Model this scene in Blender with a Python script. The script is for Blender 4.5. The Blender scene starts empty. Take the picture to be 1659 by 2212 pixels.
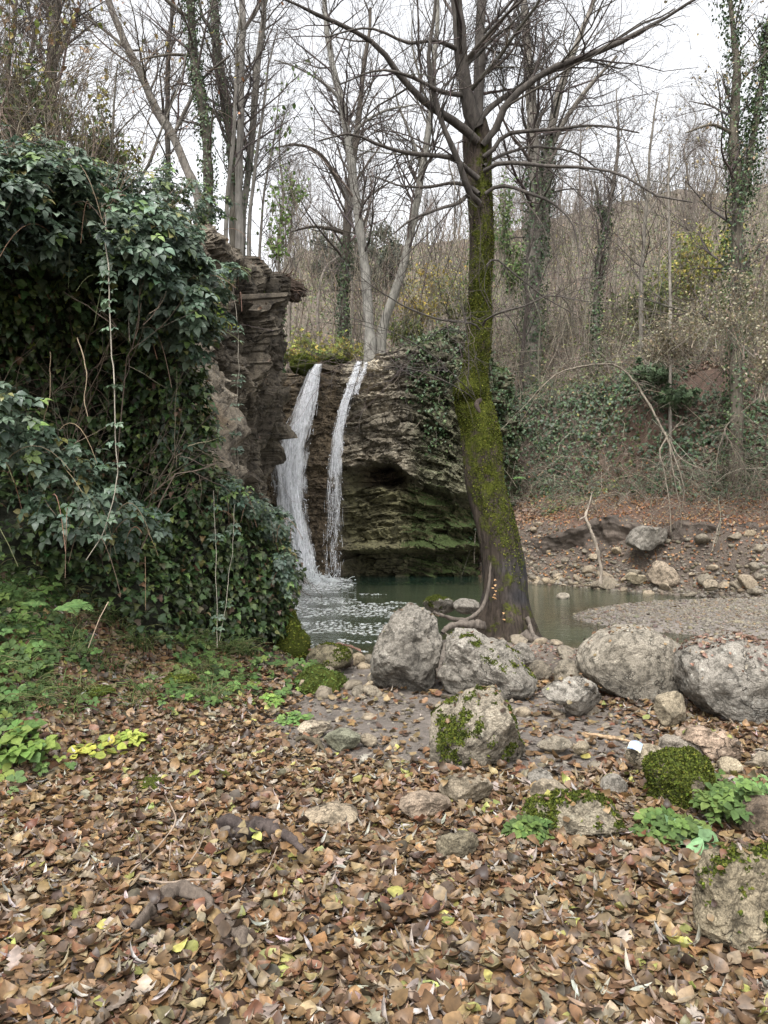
import bpy, math
import numpy as np
R = math.radians
S = bpy.context.scene
rng = np.random.default_rng(11)

# ------------------------------------------------------------------ camera, sky, sun, exposure
CAMZ, FPX = 1.55, 1522.6            # eye height (m); focal length in photo pixels (photo read at 1659 x 2212)
cam = bpy.data.cameras.new('camera')
co = bpy.data.objects.new('camera', cam)
S.collection.objects.link(co)
co.location = (0, 0, CAMZ)
co.rotation_euler = (R(90), 0, 0)
cam.sensor_fit = 'VERTICAL'
cam.sensor_height = 36
cam.lens = 36 * FPX / 2212
cam.clip_start = 0.05
cam.clip_end = 1000
S.camera = co

SUN_EL, SUN_AZ = R(58), R(200)
W = bpy.data.worlds.new('World')
S.world = W
W.use_nodes = True
nt = W.node_tree
nt.nodes.clear()
wo = nt.nodes.new('ShaderNodeOutputWorld')
bg = nt.nodes.new('ShaderNodeBackground')
sky = nt.nodes.new('ShaderNodeTexSky')
sky.sky_type = 'NISHITA'
sky.sun_disc = False
sky.sun_elevation = SUN_EL
sky.sun_rotation = SUN_AZ
sky.dust_density = 4
hsv = nt.nodes.new('ShaderNodeHueSaturation')      # closed cloud cover: the blue is gone
hsv.inputs['Saturation'].default_value = 0.10
nt.links.new(sky.outputs[0], hsv.inputs['Color'])
nt.links.new(hsv.outputs[0], bg.inputs['Color'])
bg.inputs['Strength'].default_value = 0.15
nt.links.new(bg.outputs[0], wo.inputs[0])
sl = bpy.data.lights.new('sun', 'SUN')
sl.energy = 0.9
sl.angle = R(25)
sl.color = (1, 0.97, 0.93)
so = bpy.data.objects.new('sun', sl)
S.collection.objects.link(so)
so.rotation_euler = (R(90) - SUN_EL, 0, R(180) - SUN_AZ)
S.view_settings.view_transform = 'Standard'
S.view_settings.look = 'None'
S.view_settings.exposure = 1.68
S.view_settings.gamma = 1
S.cycles.max_bounces = 6
S.cycles.diffuse_bounces = 3
S.cycles.glossy_bounces = 2
S.cycles.transmission_bounces = 3
S.cycles.transparent_max_bounces = 10

# ------------------------------------------------------------------ numeric helpers
def at(u, v, d):
    """the point of the place seen at photo pixel (u, v), d metres away"""
    return np.array([(u - 829.5) * d / FPX, d, CAMZ - (v - 1106) * d / FPX])

_perm = np.random.default_rng(3).permutation(256)
_perm = np.concatenate([_perm, _perm, _perm])
_val = np.random.default_rng(4).random(256)

def vnoise(P, seed=0):
    P = np.asarray(P, float) + seed * 17.31
    i = np.floor(P).astype(int)
    f = P - i
    f = f * f * (3 - 2 * f)
    i &= 255
    j = (i + 1) & 255
    out = 0
    for a in (0, 1):
        xa = j[..., 0] if a else i[..., 0]
        wa = f[..., 0] if a else 1 - f[..., 0]
        for b in (0, 1):
            yb = j[..., 1] if b else i[..., 1]
            wb = f[..., 1] if b else 1 - f[..., 1]
            for c in (0, 1):
                zc = j[..., 2] if c else i[..., 2]
                wc = f[..., 2] if c else 1 - f[..., 2]
                out = out + wa * wb * wc * _val[_perm[_perm[_perm[xa] + yb] + zc]]
    return out * 2 - 1

def fbm(P, oct=4, seed=0, gain=.5):
    P = np.asarray(P, float)
    a, s, o = 1., 0, 1.
    for k in range(oct):
        s = s + a * vnoise(P * o, seed + k)
        a *= gain
        o *= 2.03
    return s

def sst(a, b, x):
    t = np.clip((x - a) / (b - a), 0, 1)
    return t * t * (3 - 2 * t)

def nrm(v):
    return v / np.maximum(np.linalg.norm(v, axis=-1, keepdims=True), 1e-9)

def resample(pts, n, smooth=True):
    """n points along a polyline (any columns), Catmull-Rom smoothed"""
    p = np.asarray(pts, float)
    if smooth and len(p) > 2:
        q = np.vstack([2 * p[0] - p[1], p, 2 * p[-1] - p[-2]])
        o = []
        for i in range(1, len(q) - 2):
            t = np.linspace(0, 1, 10, endpoint=False)[:, None]
            a, b, c, d = q[i - 1], q[i], q[i + 1], q[i + 2]
            o.append(.5 * (2 * b + (c - a) * t + (2 * a - 5 * b + 4 * c - d) * t ** 2 + (3 * b - a - 3 * c + d) * t ** 3))
        p = np.vstack(o + [p[-1:]])
    L = np.concatenate([[0], np.cumsum(np.linalg.norm(np.diff(p[:, :3], axis=0), axis=1))])
    x = np.linspace(0, L[-1], n)
    return np.stack([np.interp(x, L, p[:, k]) for k in range(p.shape[1])], 1)

# ------------------------------------------------------------------ object helpers
def tag(o, label=None, cat=None, group=None, kind=None):
    if label: o['label'] = label
    if cat: o['category'] = cat
    if group: o['group'] = group
    if kind: o['kind'] = kind
    return o

def empty(name, loc, label, cat, group=None):
    o = bpy.data.objects.new(name, None)
    S.collection.objects.link(o)
    o.location = loc
    o.empty_display_size = .1
    return tag(o, label, cat, group)

def mesh(name, V, faces, mat, parent=None, smooth=True, col=None, origin=None):
    V = np.asarray(V, float)
    if parent is not None and origin is None:
        origin = np.array(parent.location)
        if parent.parent is not None: origin = origin + np.array(parent.parent.location)
    rel = V - origin if origin is not None else V
    if not isinstance(faces, list): faces = [faces]
    faces = [np.asarray(f, dtype=np.int32) for f in faces if len(f)]
    me = bpy.data.meshes.new(name)
    me.vertices.add(len(V))
    me.vertices.foreach_set('co', rel.astype(np.float32).ravel())
    li = np.concatenate([f.ravel() for f in faces])
    tot = np.concatenate([np.full(len(f), f.shape[1], np.int32) for f in faces])
    st = np.concatenate([[0], np.cumsum(tot)[:-1]]).astype(np.int32)
    me.loops.add(len(li))
    me.loops.foreach_set('vertex_index', li)
    me.polygons.add(len(tot))
    me.polygons.foreach_set('loop_start', st)
    me.polygons.foreach_set('use_smooth', np.full(len(tot), smooth))
    if col is not None:
        c = np.ones((len(V), 4), np.float32)
        c[:, :col.shape[1]] = col
        a = me.color_attributes.new('Col', 'FLOAT_COLOR', 'POINT')
        a.data.foreach_set('color', c.ravel())
    me.update(calc_edges=True)
    me.validate()
    for m in (mat if isinstance(mat, list) else [mat]):
        me.materials.append(m)
    o = bpy.data.objects.new(name, me)
    S.collection.objects.link(o)
    if parent is not None:
        o.parent = parent
        if parent.type == 'MESH':
            pass
    elif origin is not None:
        o.location = origin
    return o

def grid_faces(a, b, wrap=False):
    i = np.arange(a - 1)[:, None]
    j = np.arange(b if wrap else b - 1)[None, :]
    k = (j + 1) % b
    return np.stack([i * b + j, i * b + k, (i + 1) * b + k, (i + 1) * b + j], -1).reshape(-1, 4)

class Tubes:
    """collects branches and builds them as one mesh"""
    def __init__(s): s.V, s.F, s.C, s.n = [], [], [], 0
    def add(s, P, Rr, k=3, col=(.1, .08, .06), rough=0., freq=12.):
        P = np.asarray(P, float)
        if P.ndim == 2: P = P[None]
        Rr = np.broadcast_to(np.asarray(Rr, float), P.shape[:2])
        N, n, _ = P.shape
        T = nrm(np.gradient(P, axis=1))
        m = np.abs(T.mean(1))
        ref = np.eye(3)[np.argmin(m, 1)][:, None, :]
        A = nrm(np.cross(T, ref))
        B = np.cross(T, A)
        th = np.arange(k) * 2 * np.pi / k
        off = Rr[:, :, None, None] * (A[:, :, None] * np.cos(th)[:, None] + B[:, :, None] * np.sin(th)[:, None])
        if rough: off = off * (1 + rough * fbm((P[:, :, None] + off) * freq, 3, 207) + rough * .6 * np.sin(th * 3 + 1)[None, None] * vnoise(P[:, :, None] * freq * .15 + 0 * off, 9))[..., None]
        ring = P[:, :, None] + off
        f = grid_faces(n, k, True)
        s.V.append(ring.reshape(-1, 3))
        s.F.append((f[None] + (np.arange(N) * n * k)[:, None, None]).reshape(-1, 4) + s.n)
        c = np.asarray(col, float)
        if c.ndim == 1: c = np.broadcast_to(c, (N, 3))
        s.C.append(np.repeat(c, n * k, 0))
        s.n += N * n * k
        return s
    def build(s, name, mat, parent=None, **kw):
        return mesh(name, np.concatenate(s.V), np.concatenate(s.F), mat, parent, col=np.concatenate(s.C), **kw)

def grow(P, Rr, count, length, ang=(30, 70), up=0., n=6, wob=.12, rr=.5, tlo=.25, thi=1., rmin=.002, rng=rng, taper=.25):
    """children of the branches P (N,n,3): count in all, returned as (count,n,3), radii"""
    N, m, _ = P.shape
    seg = np.linalg.norm(np.diff(P, axis=1), axis=2).sum(1)
    w = seg / seg.sum()
    pi = rng.choice(N, count, p=w)
    t = rng.uniform(tlo, thi, count) * (m - 1)
    i = np.minimum(t.astype(int), m - 2)
    f = (t - i)[:, None]
    p0 = P[pi, i] * (1 - f) + P[pi, i + 1] * f
    T = nrm(P[pi, i + 1] - P[pi, i])
    r0 = Rr[pi, i] * (1 - f[:, 0]) + Rr[pi, i + 1] * f[:, 0]
    q = nrm(np.cross(T, rng.normal(size=(count, 3))))
    a = np.radians(rng.uniform(*ang, count))[:, None]
    D = T * np.cos(a) + q * np.sin(a)
    D[:, 2] += up * .6
    D = nrm(D)
    L = rng.uniform(*length, count) * (1.25 - .6 * t / (m - 1))
    out = np.empty((count, n, 3))
    out[:, 0] = p0
    d = D
    for k in range(1, n):
        d = nrm(d + rng.normal(size=(count, 3)) * wob + np.array([0, 0, up]) * .22)
        out[:, k] = out[:, k - 1] + d * (L / (n - 1))[:, None]
    rad = np.maximum(np.minimum(r0 * rr, L * .03), rmin)[:, None] * np.linspace(1, taper, n)[None]
    return out, rad

# ---- leaves: strips of stations along a midrib; every template is (verts, quads)
def leaf_t(width, curl=.0, fold=.0, twist=0., n=None):
    w = np.asarray(width, float)
    n = len(w)
    t = np.linspace(0, 1, n)
    V = []
    for k in range(n):
        z = curl * (t[k] - .45) ** 2 * 2
        for sx in (-1, 0, 1):
            x = sx * w[k]
            V.append((x * (1 - abs(fold) * .25), t[k] - .05, z + abs(x) * fold + twist * x * (t[k] - .5) * 2))
    return np.array(V), grid_faces(n, 3)

def leaflets_t(spec, width):
    """a compound leaf: (angle, size, length offset, tilt) per leaflet"""
    VV, FF, n = [], [], 0
    for ang, sz, off, tl in spec:
        V, F = leaf_t(width, -.25, .25)
        V = V * sz
        V[:, 1] += off
        V[:, 2] += tl * V[:, 1]
        c, s_ = math.cos(R(ang)), math.sin(R(ang))
        V = V @ np.array([[c, s_, 0], [-s_, c, 0], [0, 0, 1]])
        VV.append(V); FF.append(F + n); n += len(V)
    return np.vstack(VV), np.vstack(FF)

OVATE = [.02, .30, .42, .38, .24, .01]
ROUND = [.05, .40, .50, .46, .28, .02]
LANCE = [.01, .08, .12, .11, .07, .005]
OAK = [.02, .10, .20, .12, .28, .15, .34, .18, .28, .16, .02]
IVY = [.14, .46, .50, .27, .30, .17, .01]
SMALL = [.02, .34, .30, .02]
T_LITTER = [leaf_t(OVATE, c, f, w) for c, f, w in ((.3, .15, .1), (-.35, .1, .3), (.8, .55, -.3), (.2, -.25, .25), (-.7, -.15, .4), (.1, .05, -.1), (-.2, -.05, -.3))]
T_ROUND = [leaf_t(ROUND, c, f, w) for c, f, w in ((.4, .35, .15), (-.6, .1, .2), (.7, -.3, -.2), (.1, .5, .1))]
T_LANCE = [leaf_t(LANCE, c, f, w) for c, f, w in ((.3, .6, .4), (-.4, .3, -.4), (.7, .8, .2))]
T_OAK = [leaf_t(OAK, c, f, w) for c, f, w in ((.3, .2, .1), (-.5, .3, .2))]
T_IVY = [leaf_t(IVY, c, f, w) for c, f, w in ((-.3, .25, .05), (-.15, .12, -.1), (-.5, .3, .15))]
T_SMALL = [leaf_t(SMALL, -.3, .25), leaf_t(SMALL, -.6, .1), leaf_t(SMALL, .2, .3)]
BR_W = [.02, .30, .36, .22, .01]
T_BRAMBLE = [leaflets_t([(0, 1, .3, -.15), (72, .85, .08, -.1), (-72, .85, .08, -.25)], BR_W),
             leaflets_t([(0, 1, .3, -.3), (55, .9, .12, -.1), (-55, .9, .12, -.2), (115, .7, .05, -.2), (-115, .7, .05, 0)], BR_W)]
T_HERB = [leaflets_t([(0, 1, .15, .2), (75, .9, .1, .1), (-75, .9, .1, .25)], [.02, .33, .40, .02]),
          leaflets_t([(0, 1, .3, .1), (60, .8, .15, 0), (-60, .8, .15, .2), (120, .6, .1, .1), (-120, .6, .1, 0)], [.02, .36, .30, .02])]

class Leaves:
    mot = .10
    def __init__(s): s.V, s.F, s.C, s.n = [], [], [], 0
    def add(s, temps, P, Nn, size, col, tip=None, aspect=1.):
        """leaves at P with face normals Nn; tip = direction of the leaf tip"""
        P = np.asarray(P, float)
        N = len(P)
        if N == 0: return s
        Nn = nrm(Nn)
        if tip is None: tip = rng.normal(size=(N, 3))
        Y = nrm(tip - (tip * Nn).sum(1, keepdims=True) * Nn)
        X = np.cross(Y, Nn)
        size = np.broadcast_to(size, N)
        col = np.broadcast_to(col, (N, 3))
        which = rng.integers(0, len(temps), N)
        for k, (tv, tf) in enumerate(temps):
            idx = np.nonzero(which == k)[0]
            if not len(idx): continue
            a = tv * np.array([aspect, 1, 1])
            v = (a[None, :, 0:1] * X[idx, None] + a[None, :, 1:2] * Y[idx, None] + a[None, :, 2:3] * Nn[idx, None]) * size[idx, None, None] + P[idx, None]
            s.V.append(v.reshape(-1, 3))
            s.F.append((tf[None] + (np.arange(len(idx)) * len(tv))[:, None, None]).reshape(-1, 4) + s.n)
            s.C.append(np.repeat(col[idx], len(tv), 0) * np.clip(1 + s.mot * rng.normal(size=(len(idx) * len(tv), 1)), .4, 1.6))
            s.n += len(idx) * len(tv)
        return s
    def build(s, name, mat, parent=None, smooth=True, **kw):
        return mesh(name, np.concatenate(s.V), np.concatenate(s.F), mat, parent, smooth, np.concatenate(s.C), **kw)

def palette(n, cols, weights=None, jit=.18):
    cols = np.asarray(cols, float)
    w = None if weights is None else np.asarray(weights, float) / np.sum(weights)
    c = cols[rng.choice(len(cols), n, p=w)]
    return np.clip(c * np.exp(rng.normal(size=(n, 1)) * jit) * (1 + rng.normal(size=(n, 3)) * jit * .25), .003, .9)

def sample_faces(V, F, n, weight=None):
    """n random points on the quads F, with normals and face ids"""
    a, b, c, d = (V[F[:, k]] for k in range(4))
    nn = np.cross(c - a, d - b)
    w = np.linalg.norm(nn, axis=1)
    if weight is not None: w = w * weight
    fi = rng.choice(len(F), n, p=w / w.sum())
    s, t = rng.random((n, 1)), rng.random((n, 1))
    p = (a[fi] * (1 - s) + b[fi] * s) * (1 - t) + (d[fi] * (1 - s) + c[fi] * s) * t
    return p, nrm(nn[fi]), fi

# ------------------------------------------------------------------ materials
def new_mat(name):
    m = bpy.data.materials.new(name)
    m.use_nodes = True
    t = m.node_tree
    t.nodes.clear()
    out = t.nodes.new('ShaderNodeOutputMaterial')
    b = t.nodes.new('ShaderNodeBsdfPrincipled')
    t.links.new(b.outputs[0], out.inputs[0])
    return m, t, b, out

def N(t, kind, **kw):
    n = t.nodes.new('ShaderNode' + kind)
    for k, v in kw.items():
        if k in n.inputs: n.inputs[k].default_value = v
        else: setattr(n, k, v)
    return n

def mixc(t, blend, fac, a, b):
    n = t.nodes.new('ShaderNodeMix')
    n.data_type = 'RGBA'
    n.blend_type = blend
    for sock, val in ((n.inputs[0], fac), (n.inputs[6], a), (n.inputs[7], b)):
        if hasattr(val, 'is_output'): t.links.new(val, sock)
        else: sock.default_value = val
    return n.outputs[2]

def ramp(t, src, stops):
    n = t.nodes.new('ShaderNodeValToRGB')
    e = n.color_ramp.elements
    while len(e) < len(stops): e.new(.5)
    for k, (p, c) in enumerate(stops):
        e[k].position = p
        e[k].color = (c, c, c, 1) if not hasattr(c, '__len__') else (*c, 1)
    t.links.new(src, n.inputs[0])
    return n.outputs[0]

def math_(t, op, a, b=None, clamp=False):
    n = t.nodes.new('ShaderNodeMath')
    n.operation = op
    n.use_clamp = clamp
    for k, val in enumerate((a, b)):
        if val is None: continue
        if hasattr(val, 'is_output'): t.links.new(val, n.inputs[k])
        else: n.inputs[k].default_value = val
    return n.outputs[0]

def noise(t, vec, scale, detail=5, rough=.6):
    n = N(t, 'TexNoise', Scale=scale, Detail=detail, Roughness=rough)
    t.links.new(vec, n.inputs['Vector'])
    return n.outputs['Fac']

def mat_leaf(name, rough=.45, spec=.5, trans=.25, vein=.25):
    m, t, b, out = new_mat(name)
    at_ = N(t, 'Attribute', attribute_name='Col')
    pos = N(t, 'NewGeometry').outputs['Position']
    nz = noise(t, pos, 60, 3)
    c = mixc(t, 'MULTIPLY', vein * 2, at_.outputs['Color'], ramp(t, nz, [(.3, .55), (.7, 1.25)]))
    t.links.new(c, b.inputs['Base Color'])
    b.inputs['Roughness'].default_value = rough
    b.inputs['Specular IOR Level'].default_value = spec
    if trans:
        tr = N(t, 'BsdfTranslucent')
        t.links.new(c, tr.inputs['Color'])
        mx = N(t, 'MixShader', Fac=trans)
        t.links.new(b.outputs[0], mx.inputs[1])
        t.links.new(tr.outputs[0], mx.inputs[2])
        t.links.new(mx.outputs[0], out.inputs[0])
    return m

M = {}
M['litter'] = mat_leaf('dry_leaf', .5, .4, .12, .3)
M['ivy'] = mat_leaf('ivy_leaf', .46, .4, .2, .25)
M['herb'] = mat_leaf('herb_leaf', .65, .22, .3, .3)
M['moss'] = mat_leaf('moss_tuft', .9, .1, .25, .3)

def mat_rock(name, pale, mid, dark, moss=(.06, .075, .012), scale=1., bump=.5, rough=.85, attr=True, world=True, grain=.5, lichen=.4):
    """Col.rgb multiplies the stone's colour, Col.a is how much moss grows"""
    m, t, b, out = new_mat(name)
    g = N(t, 'NewGeometry')
    tc = N(t, 'TexCoord')
    pos = g.outputs['Position'] if world else tc.outputs['Object']
    n1 = noise(t, pos, 1.6 * scale, 6, .62)
    n2 = noise(t, pos, 9 * scale, 6, .7)
    n3 = noise(t, pos, 70 * scale, 3, .7)
    c = mixc(t, 'MIX', ramp(t, n1, [(.36, 0), (.64, 1)]), (*mid, 1), (*pale, 1))
    c = mixc(t, 'MIX', ramp(t, n2, [(.47, 0), (.62, .85)]), c, (*dark, 1))
    cv = N(t, 'TexVoronoi', Scale=1.1 * scale); cv.feature = 'DISTANCE_TO_EDGE'
    wn = N(t, 'TexNoise', Scale=3 * scale, Detail=4.); t.links.new(pos, wn.inputs['Vector'])
    va = N(t, 'VectorMath'); va.operation = 'ADD'
    t.links.new(pos, va.inputs[0]); t.links.new(wn.outputs['Color'], va.inputs[1]); t.links.new(va.outputs[0], cv.inputs['Vector'])
    crack = math_(t, 'MAXIMUM', ramp(t, cv.outputs['Distance'], [(0, .0), (.016, 1)]), ramp(t, n1, [(.50, 1), (.56, 0)]))
    c = mixc(t, 'MIX', crack, (*[q * .6 for q in dark], 1), c)
    c = mixc(t, 'MULTIPLY', grain, c, ramp(t, n3, [(.3, .4), (.68, 1.5)]))
    v = N(t, 'TexVoronoi', Scale=13 * scale)
    v.feature = 'F1'
    t.links.new(pos, v.inputs['Vector'])
    lic = math_(t, 'MULTIPLY', ramp(t, v.outputs['Distance'], [(.1, 1), (.32, 0)]), ramp(t, n1, [(.5, 0), (.6, lichen)]))
    c = mixc(t, 'MIX', lic, c, (.42, .41, .36, 1))
    at_ = N(t, 'Attribute', attribute_name='Col')
    if attr: c = mixc(t, 'MULTIPLY', 1, c, at_.outputs['Color'])
    sep = N(t, 'SeparateXYZ')
    t.links.new(g.outputs['Normal'], sep.inputs[0])
    nm = noise(t, pos, 4.5 * scale, 7, .7)
    f = math_(t, 'ADD', math_(t, 'MULTIPLY', sep.outputs[2], .28), nm)
    f = math_(t, 'ADD', f, math_(t, 'MULTIPLY', at_.outputs['Alpha'], 1.0) if attr else 0.0)
    f = ramp(t, math_(t, 'MULTIPLY', f, .5), [(.60, 0), (.66, 1)])
    mc = mixc(t, 'MIX', noise(t, pos, 40 * scale, 4), (moss[0] * .4, moss[1] * .5, moss[2] * .6, 1), (moss[0] * 1.5, moss[1] * 1.5, moss[2], 1))
    c = mixc(t, 'MIX', f, c, mc)
    t.links.new(c, b.inputs['Base Color'])
    b.inputs['Roughness'].default_value = rough
    b.inputs['Specular IOR Level'].default_value = .3
    h = math_(t, 'ADD', math_(t, 'MULTIPLY', n2, .6), math_(t, 'MULTIPLY', n3, .25))
    h = math_(t, 'ADD', h, math_(t, 'MULTIPLY', crack, .5))
    h = math_(t, 'ADD', h, math_(t, 'MULTIPLY', f, .2))
    bp = N(t, 'Bump', Strength=bump, Distance=.03)
    t.links.new(h, bp.inputs['Height'])
    t.links.new(bp.outputs[0], b.inputs['Normal'])
    return m

M['boulder'] = mat_rock('boulder_stone', (.215, .195, .165), (.15, .135, .112), (.045, .04, .032), scale=1.6, bump=.75, grain=.9)
M['stone'] = mat_rock('small_stone', (.24, .215, .175), (.165, .145, .12), (.075, .063, .053), scale=3, bump=.6)
M['cliff'] = mat_rock('cliff_rock', (.23, .20, .16), (.115, .098, .078), (.026, .022, .018), moss=(.030, .042, .012), scale=1., bump=1.2, grain=.8)

def mat_bark(name, stretch=(1, 1, .12), scale=22, bump=.8, lo=.45, hi=1.35, moss=0., mosscol=(.075, .085, .012)):
    m, t, b, out = new_mat(name)
    g = N(t, 'NewGeometry')
    mp = N(t, 'Mapping')
    mp.inputs['Scale'].default_value = stretch
    t.links.new(g.outputs['Position'], mp.inputs['Vector'])
    n1 = noise(t, mp.outputs[0], scale, 6, .7)
    n2 = noise(t, g.outputs['Position'], 3.2, 5, .6)
    at_ = N(t, 'Attribute', attribute_name='Col')
    c = mixc(t, 'MULTIPLY', 1, at_.outputs['Color'], ramp(t, n1, [(.32, lo), (.68, hi)]))
    c = mixc(t, 'MULTIPLY', .7, c, ramp(t, n2, [(.3, .6), (.7, 1.3)]))
    h = n1
    if moss:
        n3 = noise(t, g.outputs['Position'], 5, 7, .72)
        f = math_(t, 'ADD', math_(t, 'MULTIPLY_ADD', n3, 2.0), math_(t, 'MULTIPLY', at_.outputs['Alpha'], moss))
        f.node.inputs[0].links[0].from_node.inputs[2].default_value = -.5
        f = ramp(t, math_(t, 'MULTIPLY', f, .5), [(.42, 0), (.53, 1)])
        mc = mixc(t, 'MIX', noise(t, g.outputs['Position'], 55, 4, .7), (mosscol[0] * .3, mosscol[1] * .35, mosscol[2] * .5, 1), (mosscol[0] * 1.7, mosscol[1] * 1.7, mosscol[2], 1))
        mc = mixc(t, 'MULTIPLY', .6, mc, ramp(t, n1, [(.3, .45), (.68, 1.2)]))
        c = mixc(t, 'MIX', f, c, mc)
        h = math_(t, 'ADD', n1, math_(t, 'MULTIPLY', noise(t, g.outputs['Position'], 80, 3), f))
    t.links.new(c, b.inputs['Base Color'])
    b.inputs['Roughness'].default_value = .9
    b.inputs['Specular IOR Level'].default_value = .2
    bp = N(t, 'Bump', Strength=bump, Distance=.02)
    t.links.new(h, bp.inputs['Height'])
    t.links.new(bp.outputs[0], b.inputs['Normal'])
    return m

M['bark'] = mat_bark('bark')
M['mossbark'] = mat_bark('mossy_bark', (1, 1, .16), 30, 1., .25, 1.5, moss=1., mosscol=(.070, .078, .013))
M['twig'] = mat_bark('twig', (1, 1, 1), 30, 0.1, .7, 1.2)

# soil: Col gives the zone's colour
m, t, b, out = new_mat('soil')
pos = N(t, 'NewGeometry').outputs['Position']
at_ = N(t, 'Attribute', attribute_name='Col')
n1 = noise(t, pos, 2.2, 6, .65); n2 = noise(t, pos, 26, 6, .7); n3 = noise(t, pos, 130, 3, .7)
c = mixc(t, 'MULTIPLY', .8, at_.outputs['Color'], ramp(t, n1, [(.3, .6), (.7, 1.35)]))
c = mixc(t, 'MULTIPLY', .8, c, ramp(t, n2, [(.3, .5), (.7, 1.45)]))
c = mixc(t, 'MULTIPLY', .5, c, ramp(t, n3, [(.3, .5), (.7, 1.4)]))
t.links.new(c, b.inputs['Base Color'])
b.inputs['Roughness'].default_value = .85
bp = N(t, 'Bump', Strength=.7, Distance=.03)
t.links.new(math_(t, 'ADD', n2, math_(t, 'MULTIPLY', n3, .4)), bp.inputs['Height'])
t.links.new(bp.outputs[0], b.inputs['Normal'])
M['soil'] = m

# water: clear where shallow, green where deep (Col.r = depth), rippled
m, t, b, out = new_mat('pool_water')
g = N(t, 'NewGeometry')
at_ = N(t, 'Attribute', attribute_name='Col')
sep = N(t, 'SeparateColor')
t.links.new(at_.outputs['Color'], sep.inputs[0])
mp = N(t, 'Mapping')
mp.inputs['Scale'].default_value = (1, 2.2, 1)
t.links.new(g.outputs['Position'], mp.inputs['Vector'])
w1 = noise(t, mp.outputs[0], 5.5, 3, .55)
w2 = noise(t, mp.outputs[0], 17, 2, .5)
hh = math_(t, 'ADD', w1, math_(t, 'MULTIPLY', w2, .35))
bp = N(t, 'Bump', Strength=.22, Distance=.06)
t.links.new(hh, bp.inputs['Height'])
deep = N(t, 'BsdfDiffuse', Color=(.034, .088, .064, 1))
clear = N(t, 'BsdfTransparent', Color=(.62, .66, .58, 1))
body = N(t, 'MixShader')
t.links.new(sep.outputs[0], body.inputs[0])
t.links.new(clear.outputs[0], body.inputs[1])
t.links.new(deep.outputs[0], body.inputs[2])
gl = N(t, 'BsdfGlossy', Roughness=.04)
gl.inputs['Color'].default_value = (1, 1, 1, 1)
fr = N(t, 'Fresnel', IOR=1.33)
for q in (gl, fr): t.links.new(bp.outputs[0], q.inputs['Normal'])
mx = N(t, 'MixShader')
t.links.new(fr.outputs[0], mx.inputs[0])
t.links.new(body.outputs[0], mx.inputs[1])
t.links.new(gl.outputs[0], mx.inputs[2])
t.links.new(mx.outputs[0], out.inputs[0])
M['water'] = m

def mat_white(name, col, alpha_lo, alpha_hi, scale, stretch=(1, 1, 1), edge=False):
    m, t, b, out = new_mat(name)
    g = N(t, 'NewGeometry')
    mp = N(t, 'Mapping')
    mp.inputs['Scale'].default_value = stretch
    t.links.new(g.outputs['Position'], mp.inputs['Vector'])
    nz = noise(t, mp.outputs[0], scale, 5, .7)
    b.inputs['Base Color'].default_value = (*col, 1)
    b.inputs['Roughness'].default_value = .35
    tr = N(t, 'BsdfTranslucent', Color=(*col, 1))
    mx = N(t, 'MixShader', Fac=.4)
    t.links.new(b.outputs[0], mx.inputs[1]); t.links.new(tr.outputs[0], mx.inputs[2])
    tp = N(t, 'BsdfTransparent')
    m2 = N(t, 'MixShader')
    al = ramp(t, nz, [(.36, alpha_lo), (.62, alpha_hi)])
    if edge: al = math_(t, 'MULTIPLY', al, N(t, 'Attribute', attribute_name='Col').outputs['Fac'])
    t.links.new(al, m2.inputs[0])
    t.links.new(tp.outputs[0], m2.inputs[1]); t.links.new(mx.outputs[0], m2.inputs[2])
    t.links.new(m2.outputs[0], out.inputs[0])
    return m
M['fall'] = mat_white('falling_water', (.93, .94, .96), .30, 1., 30, (1, 1, .10), True)
M['strand'] = mat_white('water_strand', (.94, .95, .97), .45, .95, 60, (1, 1, .3))
M['foam'] = mat_white('foam', (.9, .92, .92), .7, 1., 60)

def mat_plain(name, col, rough=.7, spec=.3, nscale=20, amp=.4):
    m, t, b, out = new_mat(name)
    tc = N(t, 'TexCoord')
    nz = noise(t, tc.outputs['Object'], nscale, 5, .65)
    c = mixc(t, 'MULTIPLY', 1, (*col, 1), ramp(t, nz, [(.3, 1 - amp), (.7, 1 + amp)]))
    t.links.new(c, b.inputs['Base Color'])
    b.inputs['Roughness'].default_value = rough
    b.inputs['Specular IOR Level'].default_value = spec
    bp = N(t, 'Bump', Strength=.3, Distance=.01)
    t.links.new(nz, bp.inputs['Height']); t.links.new(bp.outputs[0], b.inputs['Normal'])
    return m

# ------------------------------------------------------------------ the lie of the land
WATER = -.2
def seg_dist(x, y, pts):
    """signed distance to an open plan polyline; positive on its left-hand side when walking along it"""
    best = np.full(np.shape(x), 1e9); sign = np.ones(np.shape(x)); along = np.zeros(np.shape(x))
    acc = 0.
    for (ax, ay), (bx, by) in zip(pts[:-1], pts[1:]):
        dx, dy = bx - ax, by - ay
        L = math.hypot(dx, dy)
        tt = np.clip(((x - ax) * dx + (y - ay) * dy) / L ** 2, 0, 1)
        d = np.hypot(x - ax - tt * dx, y - ay - tt * dy)
        side = np.where(dx * (y - ay) - dy * (x - ax) >= 0, 1., -1.)
        k = d < best - 1e-9
        best = np.where(k, d, best); sign = np.where(k, side, sign); along = np.where(k, acc + tt * L, along)
        acc += L
    return best * sign, along

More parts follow.
